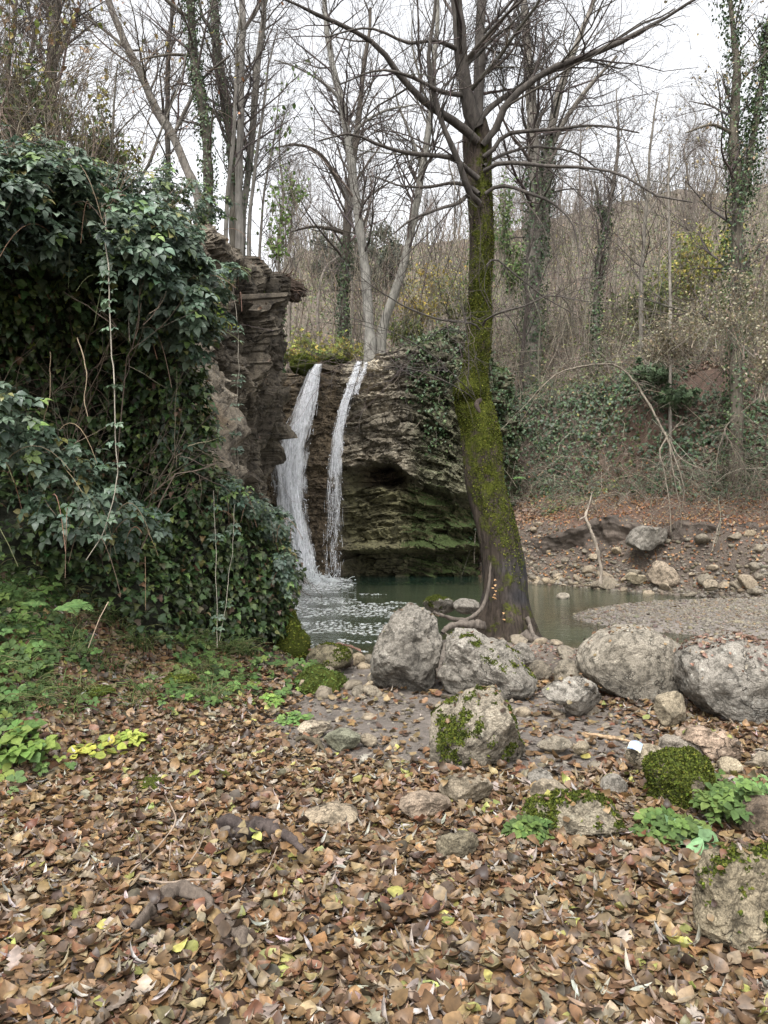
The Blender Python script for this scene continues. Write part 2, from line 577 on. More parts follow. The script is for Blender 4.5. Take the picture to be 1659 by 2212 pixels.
FOOT = [(-14, -3), (-6, 2.0), (-3, 3.3), (-1.6, 4.4), (-.8, 5.3), (-.72, 6.5), (-.85, 7.9), (-1.2, 9.2), (-2.4, 14), (-2.4, 19)]
WALL = [(-14, 1.0), (-9, 3.2), (-6, 4.4), (-3.1, 5.7), (-1.9, 6.6), (-1.4, 7.2), (-1.05, 7.9), (-1.6, 8.7), (-3.05, 10.6), (-2.72, 12.0), (-2.42, 13.2), (-2.2, 15.2), (-3.0, 16.5), (-3.6, 18.2)]
BACK = [(-3.3, 17.9), (-2.4, 18.6), (-1.0, 18.75), (.6, 18.5), (2.0, 18.5), (2.9, 18.9), (3.4, 19.6), (3.8, 20.6)]
NEAR_X = [-3, 0, .6, 1.1, 2.0, 2.3, 3.2, 4, 5, 8, 14]
NEAR_Y = [8.5, 8.7, 9.3, 10.2, 10.0, 9.1, 8.8, 9.0, 9.3, 9.6, 9.6]
FAR_X = [-4, 2.4, 3.5, 5, 6.5, 7.4, 10, 16]
FAR_Y = [20.0, 19.8, 17.6, 16, 14.5, 13.1, 12, 11]
PROF_S = [0, .4, 1.0, 1.35, 3.2, 3.9, 4.7, 5.4, 8, 20, 60]
PROF_Z = [-.2, .1, .85, 1.2, 1.95, 2.3, 4.5, 5.3, 6.4, 13.5, 34]

def left_top(x, y):
    return np.clip(4.3 + .45 * (y - 6.5), 4.0, 6.75) + .35 * np.clip(-x - 3.2, 0, 12)

def land(x, y):
    x = np.asarray(x, float); y = np.asarray(y, float)
    P = np.stack([x, y, np.zeros_like(x)], -1)
    # near ground to the water
    ys, yf = np.interp(x, NEAR_X, NEAR_Y), np.interp(x, FAR_X, FAR_Y)
    dn, df = y - ys, yf - y
    z = .2 * sst(0, 2.2, -dn) - .2
    d = np.minimum(dn, df)
    z = np.where(dn > 0, -.2 - .85 * sst(0, 2.6, d) - .1 * np.clip(d * 4, 0, 1), z)
    bar = 1 - ((x - 7.2) / 4.75) ** 2 - ((y - 11.55) / 2.45) ** 2
    z = np.where(dn > 0, np.maximum(z, -.42 + .34 * sst(-.12, .55, bar)), z)
    # far side
    s = -df * .85
    fz = np.interp(s, PROF_S, PROF_Z) + .12 * fbm(P * .9, 4, 5) * sst(0, 1, s)
    z = np.where(df < 0, fz, z)
    # ground above the falls, ravine and far hill
    r = x / np.maximum(y, 1)
    slope = np.interp(r, [-.5, -.2, -.12, 0, .12, .3, .55, .9], [.16, .30, .44, .44, .45, .52, .58, .6])
    yy = np.minimum(y, 70 + 6 * fbm(P * .06, 3, 8))
    hz = 5.7 + .55 * sst(.2, 1.6, x) * sst(21, 18.5, y) + slope * np.clip(yy - 21, 0, 200) * sst(20, 34, y) - .12 * np.clip(y - 72, 0, 400)
    hz = hz + (.25 + .012 * np.clip(y - 20, 0, 60)) * fbm(P * .35, 4, 9)
    bd, _ = seg_dist(x, y, BACK)
    k = sst(2.1, 2.5, bd) * sst(4.4, 3.2, x)
    z = z * (1 - k) + hz * k
    big = sst(24, 30, y)
    z = np.where(y > 22, z * (1 - big) + np.where(x > 2, hz * (1 - sst(3, 8, x)) + np.maximum(hz, 0) * sst(3, 8, x), hz) * big, z)
    # left bank and the high ground on the left
    q, _ = seg_dist(x, y, FOOT)
    q = np.where(y > 18.3, -1., q)
    bank = np.clip(q, 0, 3.2) * np.interp(x, [-3, -2, -1.2], [.64, .34, .22]) + .10 * fbm(P * 1.1, 3, 2) * sst(0, .8, q)
    z = np.where(q > 0, np.maximum(z, 0) * (1 - sst(0, .4, q)) + z * 0 + bank + np.minimum(z, 0) * (1 - sst(0, .3, q)), z)
    wq, _ = seg_dist(x, y, WALL)
    kk = sst(.8, 1.9, wq)
    inner = np.where(y > 17.5, np.interp(y, [17.5, 20, 30, 80], [6.5, 6.6, 9, 10]), left_top(x, y)) + .15 * fbm(P * .8, 3, 4)
    z = z * (1 - kk) + inner * kk
    z = z + .025 * fbm(P * 1.7, 4, 1) * sst(9.5, 7.5, y)
    return z

def land_n(x, y, e=.04):
    return nrm(np.stack([land(x - e, y) - land(x + e, y), land(x, y - e) - land(x, y + e), np.full(np.shape(x), 2 * e)], -1))

def path_mask(x, y):
    e = 1 - ((x - .55) / 1.4) ** 2 - ((y - 5.2) / 1.15) ** 2
    f = sst(-.95, -.6, x) * sst(.2, -.2, x) * sst(4.6, 5.4, y)
    return np.clip(np.maximum(sst(-.25, .3, e + .25 * vnoise(np.stack([x * 2, y * 2, x * 0], -1), 6)), f), 0, 1)

def axis_pts(knots):
    o = []
    for a, b, st in knots: o.append(np.arange(a, b, st))
    return np.concatenate(o)

gx = axis_pts([(-60, -16, 2), (-16, -5, .35), (-5, 5, .07), (5, 12, .14), (12, 30, .7), (30, 100, 3)])
gy = axis_pts([(-4, 1, .25), (1, 10, .06), (10, 22, .1), (22, 34, .4), (34, 100, 1.6), (100, 201, 10)])
X, Y = np.meshgrid(gx, gy)
Z = land(X, Y)
V = np.stack([X, Y, Z], -1).reshape(-1, 3)
pm = path_mask(X, Y)
soil = np.empty(X.shape + (3,))
soil[:] = (.075, .057, .043)
def blend(mask, col):
    soil[:] = soil * (1 - mask[..., None]) + np.array(col) * mask[..., None]
blend(pm, (.125, .105, .088))
q, _ = seg_dist(X, Y, FOOT)
blend(sst(0, .6, q) * (Y < 10), (.05, .05, .026))
blend(sst(6.6, 8.4, Y) * (q < 0), (.15, .125, .10))
blend(sst(9.2, 9.9, Y) * (Y < 17), (.145, .125, .108))
blend(((Z < -.25) & (Y > 8.5) & (Y < 19)) * 1., (.13, .115, .07))
fars = (Y - np.interp(X, FAR_X, FAR_Y)) * .85
blend(sst(-.2, .1, fars) * (X > 2.3) * (Y > 10), (.085, .065, .05))
blend(sst(1.2, 1.6, fars) * (X > 2.3) * (Y > 10), (.10, .062, .043))
blend(sst(19, 21, Y), (.10, .078, .058))
ground = mesh('ground', V, grid_faces(len(gy), len(gx)), M['soil'], col=soil.reshape(-1, 3))
tag(ground, kind='structure')

# pool
wx = np.arange(-3.6, 15, .12); wy = np.arange(8.0, 20.6, .12)
X, Y = np.meshgrid(wx, wy)
dep = np.clip((WATER - land(X, Y)), 0, 2)
c = np.zeros(X.shape + (3,)); c[..., 0] = np.clip(1 - np.exp(-dep * 2.6), 0, 1) * sst(.02, .5, dep)
pool = mesh('water', np.stack([X, Y, np.full_like(X, WATER)], -1).reshape(-1, 3), grid_faces(len(wy), len(wx)), M['water'], col=c.reshape(-1, 3))
tag(pool, kind='structure')

# ------------------------------------------------------------------ rock faces
def face_frame(poly, ns, smooth=6):
    p = resample(poly, ns, False)
    for _ in range(smooth):
        p[1:-1] = (p[:-2] + p[1:-1] * 2 + p[2:]) / 4
    T = nrm(np.gradient(p, axis=0))
    Nn = np.stack([T[:, 1], -T[:, 0]], 1)          # right-hand side of the walk = outwards
    L = np.concatenate([[0], np.cumsum(np.linalg.norm(np.diff(p, axis=0), axis=1))])
    return p, Nn, L

def facets(s, w, ls, lw, seed, off=.1, tilt=.3):
    """broken blocks: a jittered cell pattern, each cell its own offset and tilted face"""
    a, b = s / ls, w / lw
    ia, ib = np.floor(a).astype(int), np.floor(b).astype(int)
    best = np.full(a.shape, 9.); out = np.zeros(a.shape)
    rnd = lambda i, j, k: _val[_perm[_perm[(i + seed * 7) & 255] + ((j + k * 37) & 255)]]
    for di in (-1, 0, 1):
        for dj in (-1, 0, 1):
            i, j = ia + di, ib + dj
            px, py = i + .1 + .8 * rnd(i, j, 1), j + .1 + .8 * rnd(i, j, 2)
            d = (a - px) ** 2 + (b - py) ** 2
            h = off * (rnd(i, j, 3) * 2 - 1) + tilt * ((a - px) * (rnd(i, j, 4) - .5) * ls + (b - py) * (rnd(i, j, 5) - .35) * lw) * 2
            k = d < best
            out = np.where(k, h, out); best = np.where(k, d, best)
    return out

def strata(w, s, seed, tmin=.07, tmax=.36, amp=.12, block=.1):
    """ledges: layers of random thickness across w, blocks of random length along s"""
    g = np.random.default_rng(seed)
    ed = np.cumsum(g.uniform(tmin, tmax, 400) * g.choice([.5, 1, 1, 1.6], 400)) - 30
    k = np.clip(np.searchsorted(ed, w) - 1, 0, 398)
    f = (w - ed[k]) / (ed[k + 1] - ed[k])
    pr = g.uniform(-1, 1, 400)[k]
    bl = g.uniform(.25, 1.3, 400)[k]
    sh = g.uniform(0, 5, 400)[k]
    cell = np.floor((s + sh) / bl)
    fb = (s + sh) / bl - cell
    h = _val[_perm[_perm[k & 255] + (cell.astype(int) & 255)]] * 2 - 1
    rnd = -np.abs(2 * f - 1) ** 5 * .5 - np.abs(2 * fb - 1) ** 12 * .25
    return amp * pr + block * h + (amp + block) * .5 * rnd

# back cliff that carries the falls
ns, nz = 330, 280
p, Nn, L = face_frame(BACK, ns)
xs = p[:, 0]
ztop = np.interp(xs, [-3.3, -2.4, -1.9, -1.2, -.4, .2, .8, 2.1, 2.9, 3.8], [6.2, 5.45, 5.62, 5.62, 5.72, 5.95, 6.2, 6.5, 6.3, 5.6]) + .10 * fbm(np.stack([xs * 2.5, xs * 0, xs * 0], 1), 3, 3)
zz = np.linspace(0, 1, nz)
z0 = -1.3
Z = z0 + (ztop[:, None] - z0) * zz[None]
Sg = np.broadcast_to(L[:, None], Z.shape)
Xg = np.broadcast_to(xs[:, None], Z.shape)
Q = np.stack([Xg, Z, Xg * 0], -1)
wet = sst(-.85, -1.25, Xg + .18 * fbm(Q * 1.3, 3, 21))
wv = Z + .22 * fbm(Q * .55, 3, 12) - .03 * Xg
wv = wv + .30 * np.clip(Xg - .5, 0, 3) ** 1.3
o = strata(wv, Sg, 5, .05, .22, .065, .085) * (1 - .55 * wet) + (facets(Sg + .1 * fbm(Q * 3, 2, 301), wv, .75, .34, 3, .13, .5) + facets(Sg, wv + .05 * fbm(Q * 5, 2, 302), .26, .12, 4, .045, .6)) * (1 - .6 * wet)
lip = np.interp(Xg, [-3, -.9, .35, .75, 1.3, 2.2, 4], [2.75, 2.78, 2.80, 2.45, 2.2, 1.9, 1.9]) + .09 * fbm(Q * 2.2, 3, 15)
rec = sst(.02, -.10, Z - lip)
o = o - rec * (.38 * (1 - wet) + .1)
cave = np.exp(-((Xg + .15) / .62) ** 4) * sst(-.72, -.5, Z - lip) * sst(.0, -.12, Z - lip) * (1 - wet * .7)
o = o - cave * .75
o = o + .38 * np.exp(-((Z - .62 - .06 * fbm(Q * 1.5, 2, 31)) / .12) ** 2) * (1 - wet) + .3 * np.exp(-((Z - 1.15) / .1) ** 2) * sst(.9, 1.6, Xg)
o = o + .22 * np.exp(-((Z - 1.72) / .16) ** 2) * sst(.6, 1.4, Xg) - .3 * sst(.5, .35, Z) * (1 - wet)
o = o - .11 * np.clip(Z - 2.8, 0, 9) - .25 * sst(-.45, 0, Z - ztop[:, None]) ** 2
o = o + .10 * fbm(Q * 1.2, 4, 17) + .05 * fbm(Q * 5, 4, 18) + .022 * np.abs(fbm(Q * 14, 3, 19))
o = o - .35 * wet * sst(3.2, 5.4, Z) * sst(-1.6, -2.1, Xg)
PX = p[:, None, 0] + Nn[:, None, 0] * o
PY = p[:, None, 1] + Nn[:, None, 1] * o
cols = np.ones(Z.shape + (4,))
brown = np.array([.46, .40, .34])
tone = np.ones(Z.shape + (3,))
tone = tone * (1 - wet[..., None]) + brown * wet[..., None]
low = sst(0, -.3, Z - lip)[..., None] * (1 - wet[..., None])
tone = tone * (1 - low) + np.array([.62, .66, .46]) * low
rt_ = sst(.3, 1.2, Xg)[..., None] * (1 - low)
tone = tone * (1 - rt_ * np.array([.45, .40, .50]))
pale = (np.exp(-((Z - lip - .12) / .13) ** 2) * (1 - wet) * sst(.9, .2, Xg))[..., None] + (np.exp(-((Xg + .35) / .3) ** 2) * sst(4.4, 4.9, Z))[..., None]
tone = tone * (1 + .7 * np.clip(pale, 0, 1))
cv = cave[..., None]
tone = tone * (1 - cv) + np.array([.3, .25, .2]) * cv  # rock darkened inside the cave: its shade put into the colour
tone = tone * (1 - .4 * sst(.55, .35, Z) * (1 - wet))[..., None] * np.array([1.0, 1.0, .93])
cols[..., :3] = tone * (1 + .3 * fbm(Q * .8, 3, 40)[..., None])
cols[..., 3] = .10 + .42 * sst(-.1, 1.0, Xg) * (1 - wet) + .24 * low[..., 0] * sst(-.6, .6, Xg) - .5 * wet + .4 * sst(-.35, 0, Z - ztop[:, None]) - cave
V = np.stack([PX, PY, Z], -1)
cap = [V]
for inn, up in ((.15, .04), (.5, .06), (1.2, .05), (2.4, -.1)):
    r = V[:, -1:].copy()
    r[..., 0] -= Nn[:, None, 0] * inn; r[..., 1] -= Nn[:, None, 1] * inn; r[..., 2] += up
    cap.append(r)
V = np.concatenate(cap, 1)
cc = np.concatenate([cols] + [cols[:, -1:]] * 4, 1)
back_grid = V
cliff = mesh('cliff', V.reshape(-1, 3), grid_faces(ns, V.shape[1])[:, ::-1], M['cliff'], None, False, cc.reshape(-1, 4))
tag(cliff, 'stratified grey cliff with moss and an undercut, between the two waterfalls and the mossy tree', kind='structure')

# left cliff with steep strata
LEFTP = WALL[6:]
LEFTP = [(-1.9, 8.7)] + list(WALL[8:])
ns, nz = 340, 240
p, Nn, L = face_frame(LEFTP, ns)
ys_ = p[:, 1]
ztop = np.interp(ys_, [8, 8.8, 9.6, 10.6, 12, 13.5, 15.3, 16.5, 18.2], [1.3, 2.1, 4.6, 6.0, 6.35, 6.4, 6.6, 6.4, 6.3]) + .12 * fbm(np.stack([ys_ * 2, ys_ * 0, ys_ * 0], 1), 3, 3)
Z = z0 + (ztop[:, None] - z0) * zz[None, :nz] if False else z0 + (ztop[:, None] - z0) * np.linspace(0, 1, nz)[None]
Sg = np.broadcast_to(L[:, None], Z.shape)
Q = np.stack([Sg, Z, Sg * 0], -1)
wv = (1.9 * Sg + 1.0 * Z) / 2.15 + .25 * fbm(Q * .6, 3, 22)
sv = (-1.0 * Sg + 1.9 * Z) / 2.15
o = strata(wv, sv, 9, .07, .34, .11, .10) + facets(sv + .1 * fbm(Q * 3, 2, 303), wv, 1.3, .45, 5, .20, .42) + facets(sv, wv + .05 * fbm(Q * 5, 2, 304), .4, .16, 6, .07, .6)
o = o + .12 * fbm(Q * .7, 4, 23) + .06 * fbm(Q * 4, 4, 24) + .02 * np.abs(fbm(Q * 14, 3, 25))
o = o - .02 - .42 * sst(4.2, 2.8, Z) * sst(2.5, 4.0, Sg) + .22 * sst(5.4, 6.3, Z) * sst(4.5, 6.5, Sg) - .15 * np.clip(Z - 3, 0, 2.2) * .35 - .25 * sst(-.4, 0, Z - ztop[:, None]) ** 2
PX = p[:, None, 0] + Nn[:, None, 0] * o
PY = p[:, None, 1] + Nn[:, None, 1] * o
cols = np.ones(Z.shape + (4,))
cols[..., :3] = np.array([.70, .68, .64]) * (1 + .5 * fbm(Q * 1.1, 3, 41)[..., None])
cols[..., 3] = -.05 + .4 * sst(-.5, 0, Z - ztop[:, None]) + .25 * sst(1.2, .2, Z)
V = np.stack([PX, PY, Z], -1)
cap = [V]
for inn, up in ((.2, .05), (.7, .05), (1.6, -.05), (3, -.5)):
    r = V[:, -1:].copy()
    r[..., 0] -= Nn[:, None, 0] * inn; r[..., 1] -= Nn[:, None, 1] * inn; r[..., 2] += up
    cap.append(r)
V = np.concatenate(cap, 1)
left_rock = V
cc = np.concatenate([cols] + [np.broadcast_to(np.array([.45, .38, .3, .3]), cols[:, -1:].shape)] * 4, 1)
lcliff = mesh('cliff', V.reshape(-1, 3), grid_faces(ns, V.shape[1])[:, ::-1], M['cliff'], None, False, cc.reshape(-1, 4))
tag(lcliff, 'brown rock face with steeply tilted layers left of the wide waterfall', kind='structure')

# undercut earth bank on the right
ns, nz = 200, 90
EB = [(3.4, 18.6), (4.2, 17.7), (5.0, 17.0), (5.8, 16.25), (6.7, 15.5), (7.6, 14.6), (8.8, 13.9), (11, 13.2)]
p, Nn, L = face_frame(EB, ns)
Lq = np.stack([L, L * 0, L * 0], 1)
ztop = np.interp(p[:, 0], [3.4, 4.4, 5.2, 6.5, 8, 11], [.55, .95, 1.28, 1.25, 1.2, 1.2]) + .20 * fbm(Lq * 1.3, 4, 201)
Z = -.25 + (ztop[:, None] + .25) * np.linspace(0, 1, nz)[None]
hz = np.linspace(0, 1, nz)[None]
Q = np.stack([np.broadcast_to(L[:, None], Z.shape), Z, Z * 0], -1)
dee = np.interp(p[:, 0], [3.4, 4.6, 5.4, 7, 8.2, 11], [.0, .15, .8, .8, .45, .3])[:, None] * (.6 + 1.0 * fbm(Lq * .9, 2, 202))[:, None]
o = np.interp(hz, [0, .18, .36, .6, .80, .92, 1], [.6, .2, -.25, -.55, -.35, .25, .20]) * dee + .10 * fbm(Q * 2.2, 4, 203) + .04 * fbm(Q * 8, 3, 204)
V = np.stack([p[:, None, 0] + Nn[:, None, 0] * o, p[:, None, 1] + Nn[:, None, 1] * o, Z], -1)
cap = [V]
for inn, up in ((.15, .04), (.5, .05), (1.2, .05), (1.8, -.25)):
    r = V[:, -1:].copy()
    r[..., 0] -= Nn[:, None, 0] * inn; r[..., 1] -= Nn[:, None, 1] * inn; r[..., 2] += up
    cap.append(r)
V = np.concatenate(cap, 1)
bank_grid = V
eb = mesh('earth_bank', V.reshape(-1, 3), grid_faces(ns, V.shape[1])[:, ::-1], M['soil'], col=np.tile([.075, .058, .045], (V.shape[0] * V.shape[1], 1)) * (1 + .3 * fbm(V.reshape(-1, 3) * 2.5, 3, 205)[:, None]))
tag(eb, 'undercut bare earth bank below the leafy ledge at right', kind='structure')

# ------------------------------------------------------------------ waterfalls
def fall_parts(name, label, path, depth0, depth1, n_str, lo, hi, film, seed, gaps=None):
    """path rows: u, v, half width (photo px), depth falls from depth0 to depth1"""
    g = np.random.default_rng(seed)
    pth = resample([(u, v, w) for u, v, w in path], 160)
    v0, v1 = pth[0, 1], pth[-1, 1]
    def P(v, w, dd=0):
        u = np.interp(v, pth[:, 1], pth[:, 0]); hw = np.interp(v, pth[:, 1], pth[:, 2])
        d = depth0 + (depth1 - depth0) * ((v - v0) / (v1 - v0)) ** .6 + dd
        uu = u + hw * w
        return np.stack([(uu - 829.5) * d / FPX, d, CAMZ - (v - 1106) * d / FPX], -1)
    e = empty(name, P(np.array(v1), np.array(0.)), label, 'waterfall')
    for fl in range(film):
        vv = np.linspace(v0, v1, 180)[:, None]; ww = np.linspace(-1, 1, 40)[None]
        q3 = lambda a_, b_: np.stack([ww * a_ + vv * 0 + fl * 9, vv * b_ + ww * 0, vv * 0 + ww * 0], -1)
        dd = .14 * ww ** 2 + .06 * fbm(q3(4, .02), 3, seed) + .07 * fl
        wide = (1.08, .85, 1.2)[fl]
        f = P(vv + ww * 0, ww * wide + .05 * fbm(q3(2, .03), 3, seed + 3), dd)
        ed = sst(1.0, .55, np.abs(ww) + .35 * fbm(q3(5, .02), 3, seed + 5)) + vv * 0
        if gaps is not None: ed = ed * np.interp(vv, gaps[0], gaps[1]) * sst(-.25, .25, fbm(q3(3, .035), 3, seed + 6) + .25 - .5 * sst(1000, 1150, vv))
        mesh('water_sheet', f.reshape(-1, 3), grid_faces(180, 40), M['fall'], e, col=np.repeat(ed.reshape(-1, 1), 3, 1))
    T = Tubes()
    for n, rr, l0, l1 in ((n_str, (.002, .006), lo, hi), (n_str * 3, (.003, .007), lo * .12, hi * .12)):
        w = np.clip(g.normal(size=n) * .5, -1.12, 1.12)
        a = v0 + (v1 - v0) * g.random(n) ** .9
        if gaps is not None:
            keep = g.random(n) < np.interp(a, *gaps)
            w, a = w[keep], a[keep]; n = len(a)
        ln = g.uniform(l0, l1, n)
        t = np.linspace(0, 1, 6)
        vv = np.minimum(a[:, None] + ln[:, None] * t, v1 + 3)
        wv = w[:, None] + .07 * np.cumsum(g.normal(size=(n, 6)), 1) * .5
        pts = P(vv, wv, g.uniform(-.10, .06, n)[:, None])
        T.add(pts, g.uniform(*rr, n)[:, None] * np.sin(np.pi * (t * .9 + .05))[None] ** .5, 4, (1, 1, 1))
    T.build('water_strand', M['strand'], e)
    return e

fall_parts('waterfall', 'wide white waterfall sliding down beside the tilted brown rock face', [(686, 786, 8), (678, 808, 13), (668, 850, 19), (654, 900, 24), (637, 950, 31), (625, 1000, 34), (626, 1050, 32), (632, 1110, 31), (642, 1170, 30), (652, 1215, 29), (658, 1257, 30)],
           18.25, 17.7, 300, 10, 45, 3, 5)
fall_parts('waterfall', 'thin broken waterfall trickling down the middle of the layered cliff', [(775, 780, 7), (768, 805, 9), (758, 835, 10), (744, 880, 11), (735, 920, 12), (728, 965, 13), (723, 1010, 15), (721, 1060, 16), (720, 1120, 18), (719, 1180, 20), (718, 1250, 20)],
           18.05, 17.75, 380, 10, 45, 2, 6, ([780, 960, 1050, 1150, 1250], [1, 1, .5, .3, .25]))
fall_parts('waterfall', 'short side trickle at the lip beside the thin waterfall', [(790, 782, 5), (787, 800, 6), (776, 825, 7), (768, 850, 6)], 18.1, 17.95, 50, 8, 20, 1, 7)

# foam where the water lands, and drifting flecks
Fo = Leaves()
T_FLECK = [(np.array([(math.cos(a) * r_, math.sin(a) * r_, 0) for a, r_ in zip(np.arange(0, 6.28, .785), q)] ), np.array([[0, 1, 2, 3], [0, 3, 4, 7], [4, 5, 6, 7]])) for q in np.random.default_rng(2).uniform(.25, .6, (5, 8))]
def disc_pts(cu, cv, ru, rv, n, k=.5):
    a = rng.random(n) * 6.283; r_ = rng.random(n) ** k
    u = cu + ru * r_ * np.cos(a); v = cv + rv * r_ * np.sin(a)
    d = (CAMZ - WATER) * FPX / (v - 1106)
    return np.stack([(u - 829.5) * d / FPX, d, np.full(n, WATER)], 1)
p = disc_pts(690, 1260, 78, 17, 1500, 1.15)
Fo.add(T_FLECK, p + np.array([0, 0, .006]), np.tile([0, 0, 1.], (len(p), 1)) + rng.normal(size=(len(p), 3)) * .05, rng.uniform(.02, .09, len(p)), (1, 1, 1))
p = np.stack([rng.uniform(-2.2, .6, 5200), rng.uniform(8.8, 15.5, 5200), np.full(5200, WATER + .005)], 1)
cl = fbm(p * np.array([1.1, 2.2, 1]), 3, 33) + .22 * fbm(p * 5, 2, 34) - .5 * np.clip(p[:, 0] + .0, 0, 2)
p = p[cl > np.interp(p[:, 1], [9, 11, 13, 15.5], [.32, .08, .16, .5])]
Fo.add(T_FLECK, p, np.tile([0, 0, 1.], (len(p), 1)), rng.uniform(.015, .07, len(p)), (1, 1, 1))
tag(Fo.build('foam', M['foam'], smooth=False), kind='stuff')
Sp = Tubes()
n = 420
a = rng.random(n) * 6.283
b0 = at(672, 1254, 17.7) + np.stack([rng.normal(size=n) * .35, rng.normal(size=n) * .2, np.zeros(n)], 1)
up = np.abs(rng.normal(size=n)) * .16 * np.exp(-np.abs(b0[:, 0] + 1.85) * 1.5)
t = np.linspace(0, 1, 4)
pts = b0[:, None] + np.stack([t[None] * rng.normal(size=(n, 1)) * .12, -t[None] * np.abs(rng.normal(size=(n, 1))) * .12, up[:, None] * (2 * t - t * t)[None]], -1)
Sp.add(pts, rng.uniform(.004, .012, (n, 1)) * np.ones(4), 4, (1, 1, 1))
tag(Sp.build('splash_foam', M['foam']), kind='stuff')

# ------------------------------------------------------------------ boulders and stones
def ico(sub):
    import bmesh
    bm = bmesh.new()
    bmesh.ops.create_icosphere(bm, subdivisions=sub, radius=1)
    V = np.array([v.co[:] for v in bm.verts]); F = np.array([[v.index for v in f.verts] for f in bm.faces])
    bm.free()
    return V, F
ICO = {k: ico(k) for k in (1, 2, 3, 4, 5, 6)}
ROCKS = []     # meshes that leaves can lie on

def rock(name, label, outline, d, thick=.8, sub=5, mat='boulder', tone=(1, 1, 1), moss=0., cuts=5, seed=0, rough=1., group=None, sharp=.5, fr=0., cat=None, parent=None, stain=0.):
    """a boulder whose front outline is given by photo pixels at d metres, with a real depth of thick x its width"""
    g = np.random.default_rng(seed + 100)
    o = np.array([at(u, v, d) for u, v in outline])[:, [0, 2]]
    c = o.mean(0)
    rel = o - c
    ang = np.arctan2(rel[:, 1], rel[:, 0]); rad = np.hypot(rel[:, 0], rel[:, 1])
    k = np.argsort(ang); ang, rad = ang[k], rad[k]
    ang = np.concatenate([ang - 2 * np.pi, ang, ang + 2 * np.pi]); rad = np.tile(rad, 3)
    U, F = ICO[sub]
    th = np.arctan2(U[:, 2], U[:, 0])
    s = np.hypot(U[:, 0], U[:, 2])
    Ro = np.interp(th, ang, rad)
    w = np.ptp(o[:, 0]); size = max(w, np.ptp(o[:, 1]))
    dep = w * thick / 2
    prof = np.clip(s, 0, 1) ** sharp
    V = np.stack([np.cos(th) * Ro * prof, np.sign(U[:, 1]) * np.abs(U[:, 1]) ** .8 * dep, np.sin(th) * Ro * prof], 1)
    for i in range(cuts):                                   # flat split faces, mostly towards the front
        n_ = nrm(np.array([g.normal() * .5, -1. if i % 4 < 3 else 1., g.normal() * .45]))
        dd = V @ n_
        lim = np.quantile(dd, g.uniform(.72, .94))
        ex = np.clip(dd - lim, 0, None)
        V = V - n_ * (ex * .9)[:, None]
    V = V + nrm(U) * (size * rough * (.03 * fbm(V / size * 2.2 + seed * 3.7, 4, seed) - .035 * np.abs(fbm(V / size * 2.0 + seed * 1.7, 2, seed + 4)) + .026 * fbm(V / size * 8 + seed, 5, seed + 1, .62) - .014 * np.abs(fbm(V / size * 5 + seed, 3, seed + 2))))[:, None]
    for ax_, ox_ in ((0, 0), (2, 1)):
        lo_, hi_ = V[:, ax_].min(), V[:, ax_].max()
        V[:, ax_] = (V[:, ax_] - lo_) / (hi_ - lo_) * np.ptp(rel[:, ox_]) + rel[:, ox_].min()
    V = V + np.array([c[0], d + fr, c[1]])
    base = V[:, 2].min()
    col = np.ones((len(V), 4))
    hgt = (V[:, 2] - base) / max(np.ptp(V[:, 2]), 1e-6)
    col[:, :3] = np.array(tone) * (1 + .16 * fbm(V * 3 / size, 3, seed + 5)[:, None])
    if stain: col[:, :3] *= (1 - stain * sst(.66, .24, hgt + .16 * fbm(V * 4 / size, 3, seed + 8)))[:, None]   # damp on the dome boulder; the others darker towards the bottom too
    col[:, 3] = np.minimum(moss, -.1) + .25 * fbm(V * 2 / size, 3, seed + 6)
    if moss > 0:                                            # moss grows on a patchy mask; tufts stand on it
        nv = np.zeros_like(V); fn = np.cross(V[F[:, 1]] - V[F[:, 0]], V[F[:, 2]] - V[F[:, 0]])
        for q_ in range(3): np.add.at(nv, F[:, q_], fn)
        nv = nrm(nv)
        mk = sst(.5, .62, moss + .32 * nv[:, 2] + .45 * fbm(V * np.array([8, 8, 3.2]) + seed, 4, seed + 9) + .22 * fbm(V * 24, 3, seed + 10))
        col[:, 3] = -.7 + 1.5 * mk
    ob = mesh(name, V, F, M[mat], parent, sub < 6, col, origin=np.array([c[0], d + fr, base]) if parent is None else None)
    if moss > 0 and mk.max() > .5:
        wf = (mk[F[:, 0]] + mk[F[:, 1]] + mk[F[:, 2]]) / 3 * np.linalg.norm(fn, axis=1)
        nt_ = int(min(14000, 9000 * wf.sum() / 2 / .25)); fi = rng.choice(len(F), nt_, p=wf / wf.sum())
        b_ = rng.dirichlet((1, 1, 1), nt_)
        P_ = (V[F[fi]] * b_[..., None]).sum(1); Nm_ = nrm(fn[fi])
        Leaves().add(T_SMALL, P_, Nm_ + rng.normal(size=P_.shape) * .7, rng.uniform(.007, .02, nt_), palette(nt_, [(.055, .07, .014), (.09, .108, .018), (.035, .043, .011), (.14, .15, .03)], [3, 3, 3, 1], .2), tip=Nm_ + rng.normal(size=P_.shape) * .6).build('moss', M['moss'], ob, origin=np.array(ob.location))
    if label: tag(ob, label, cat or ('boulder' if name == 'boulder' else 'stone'), group)
    ROCKS.append((V, F))
    return ob

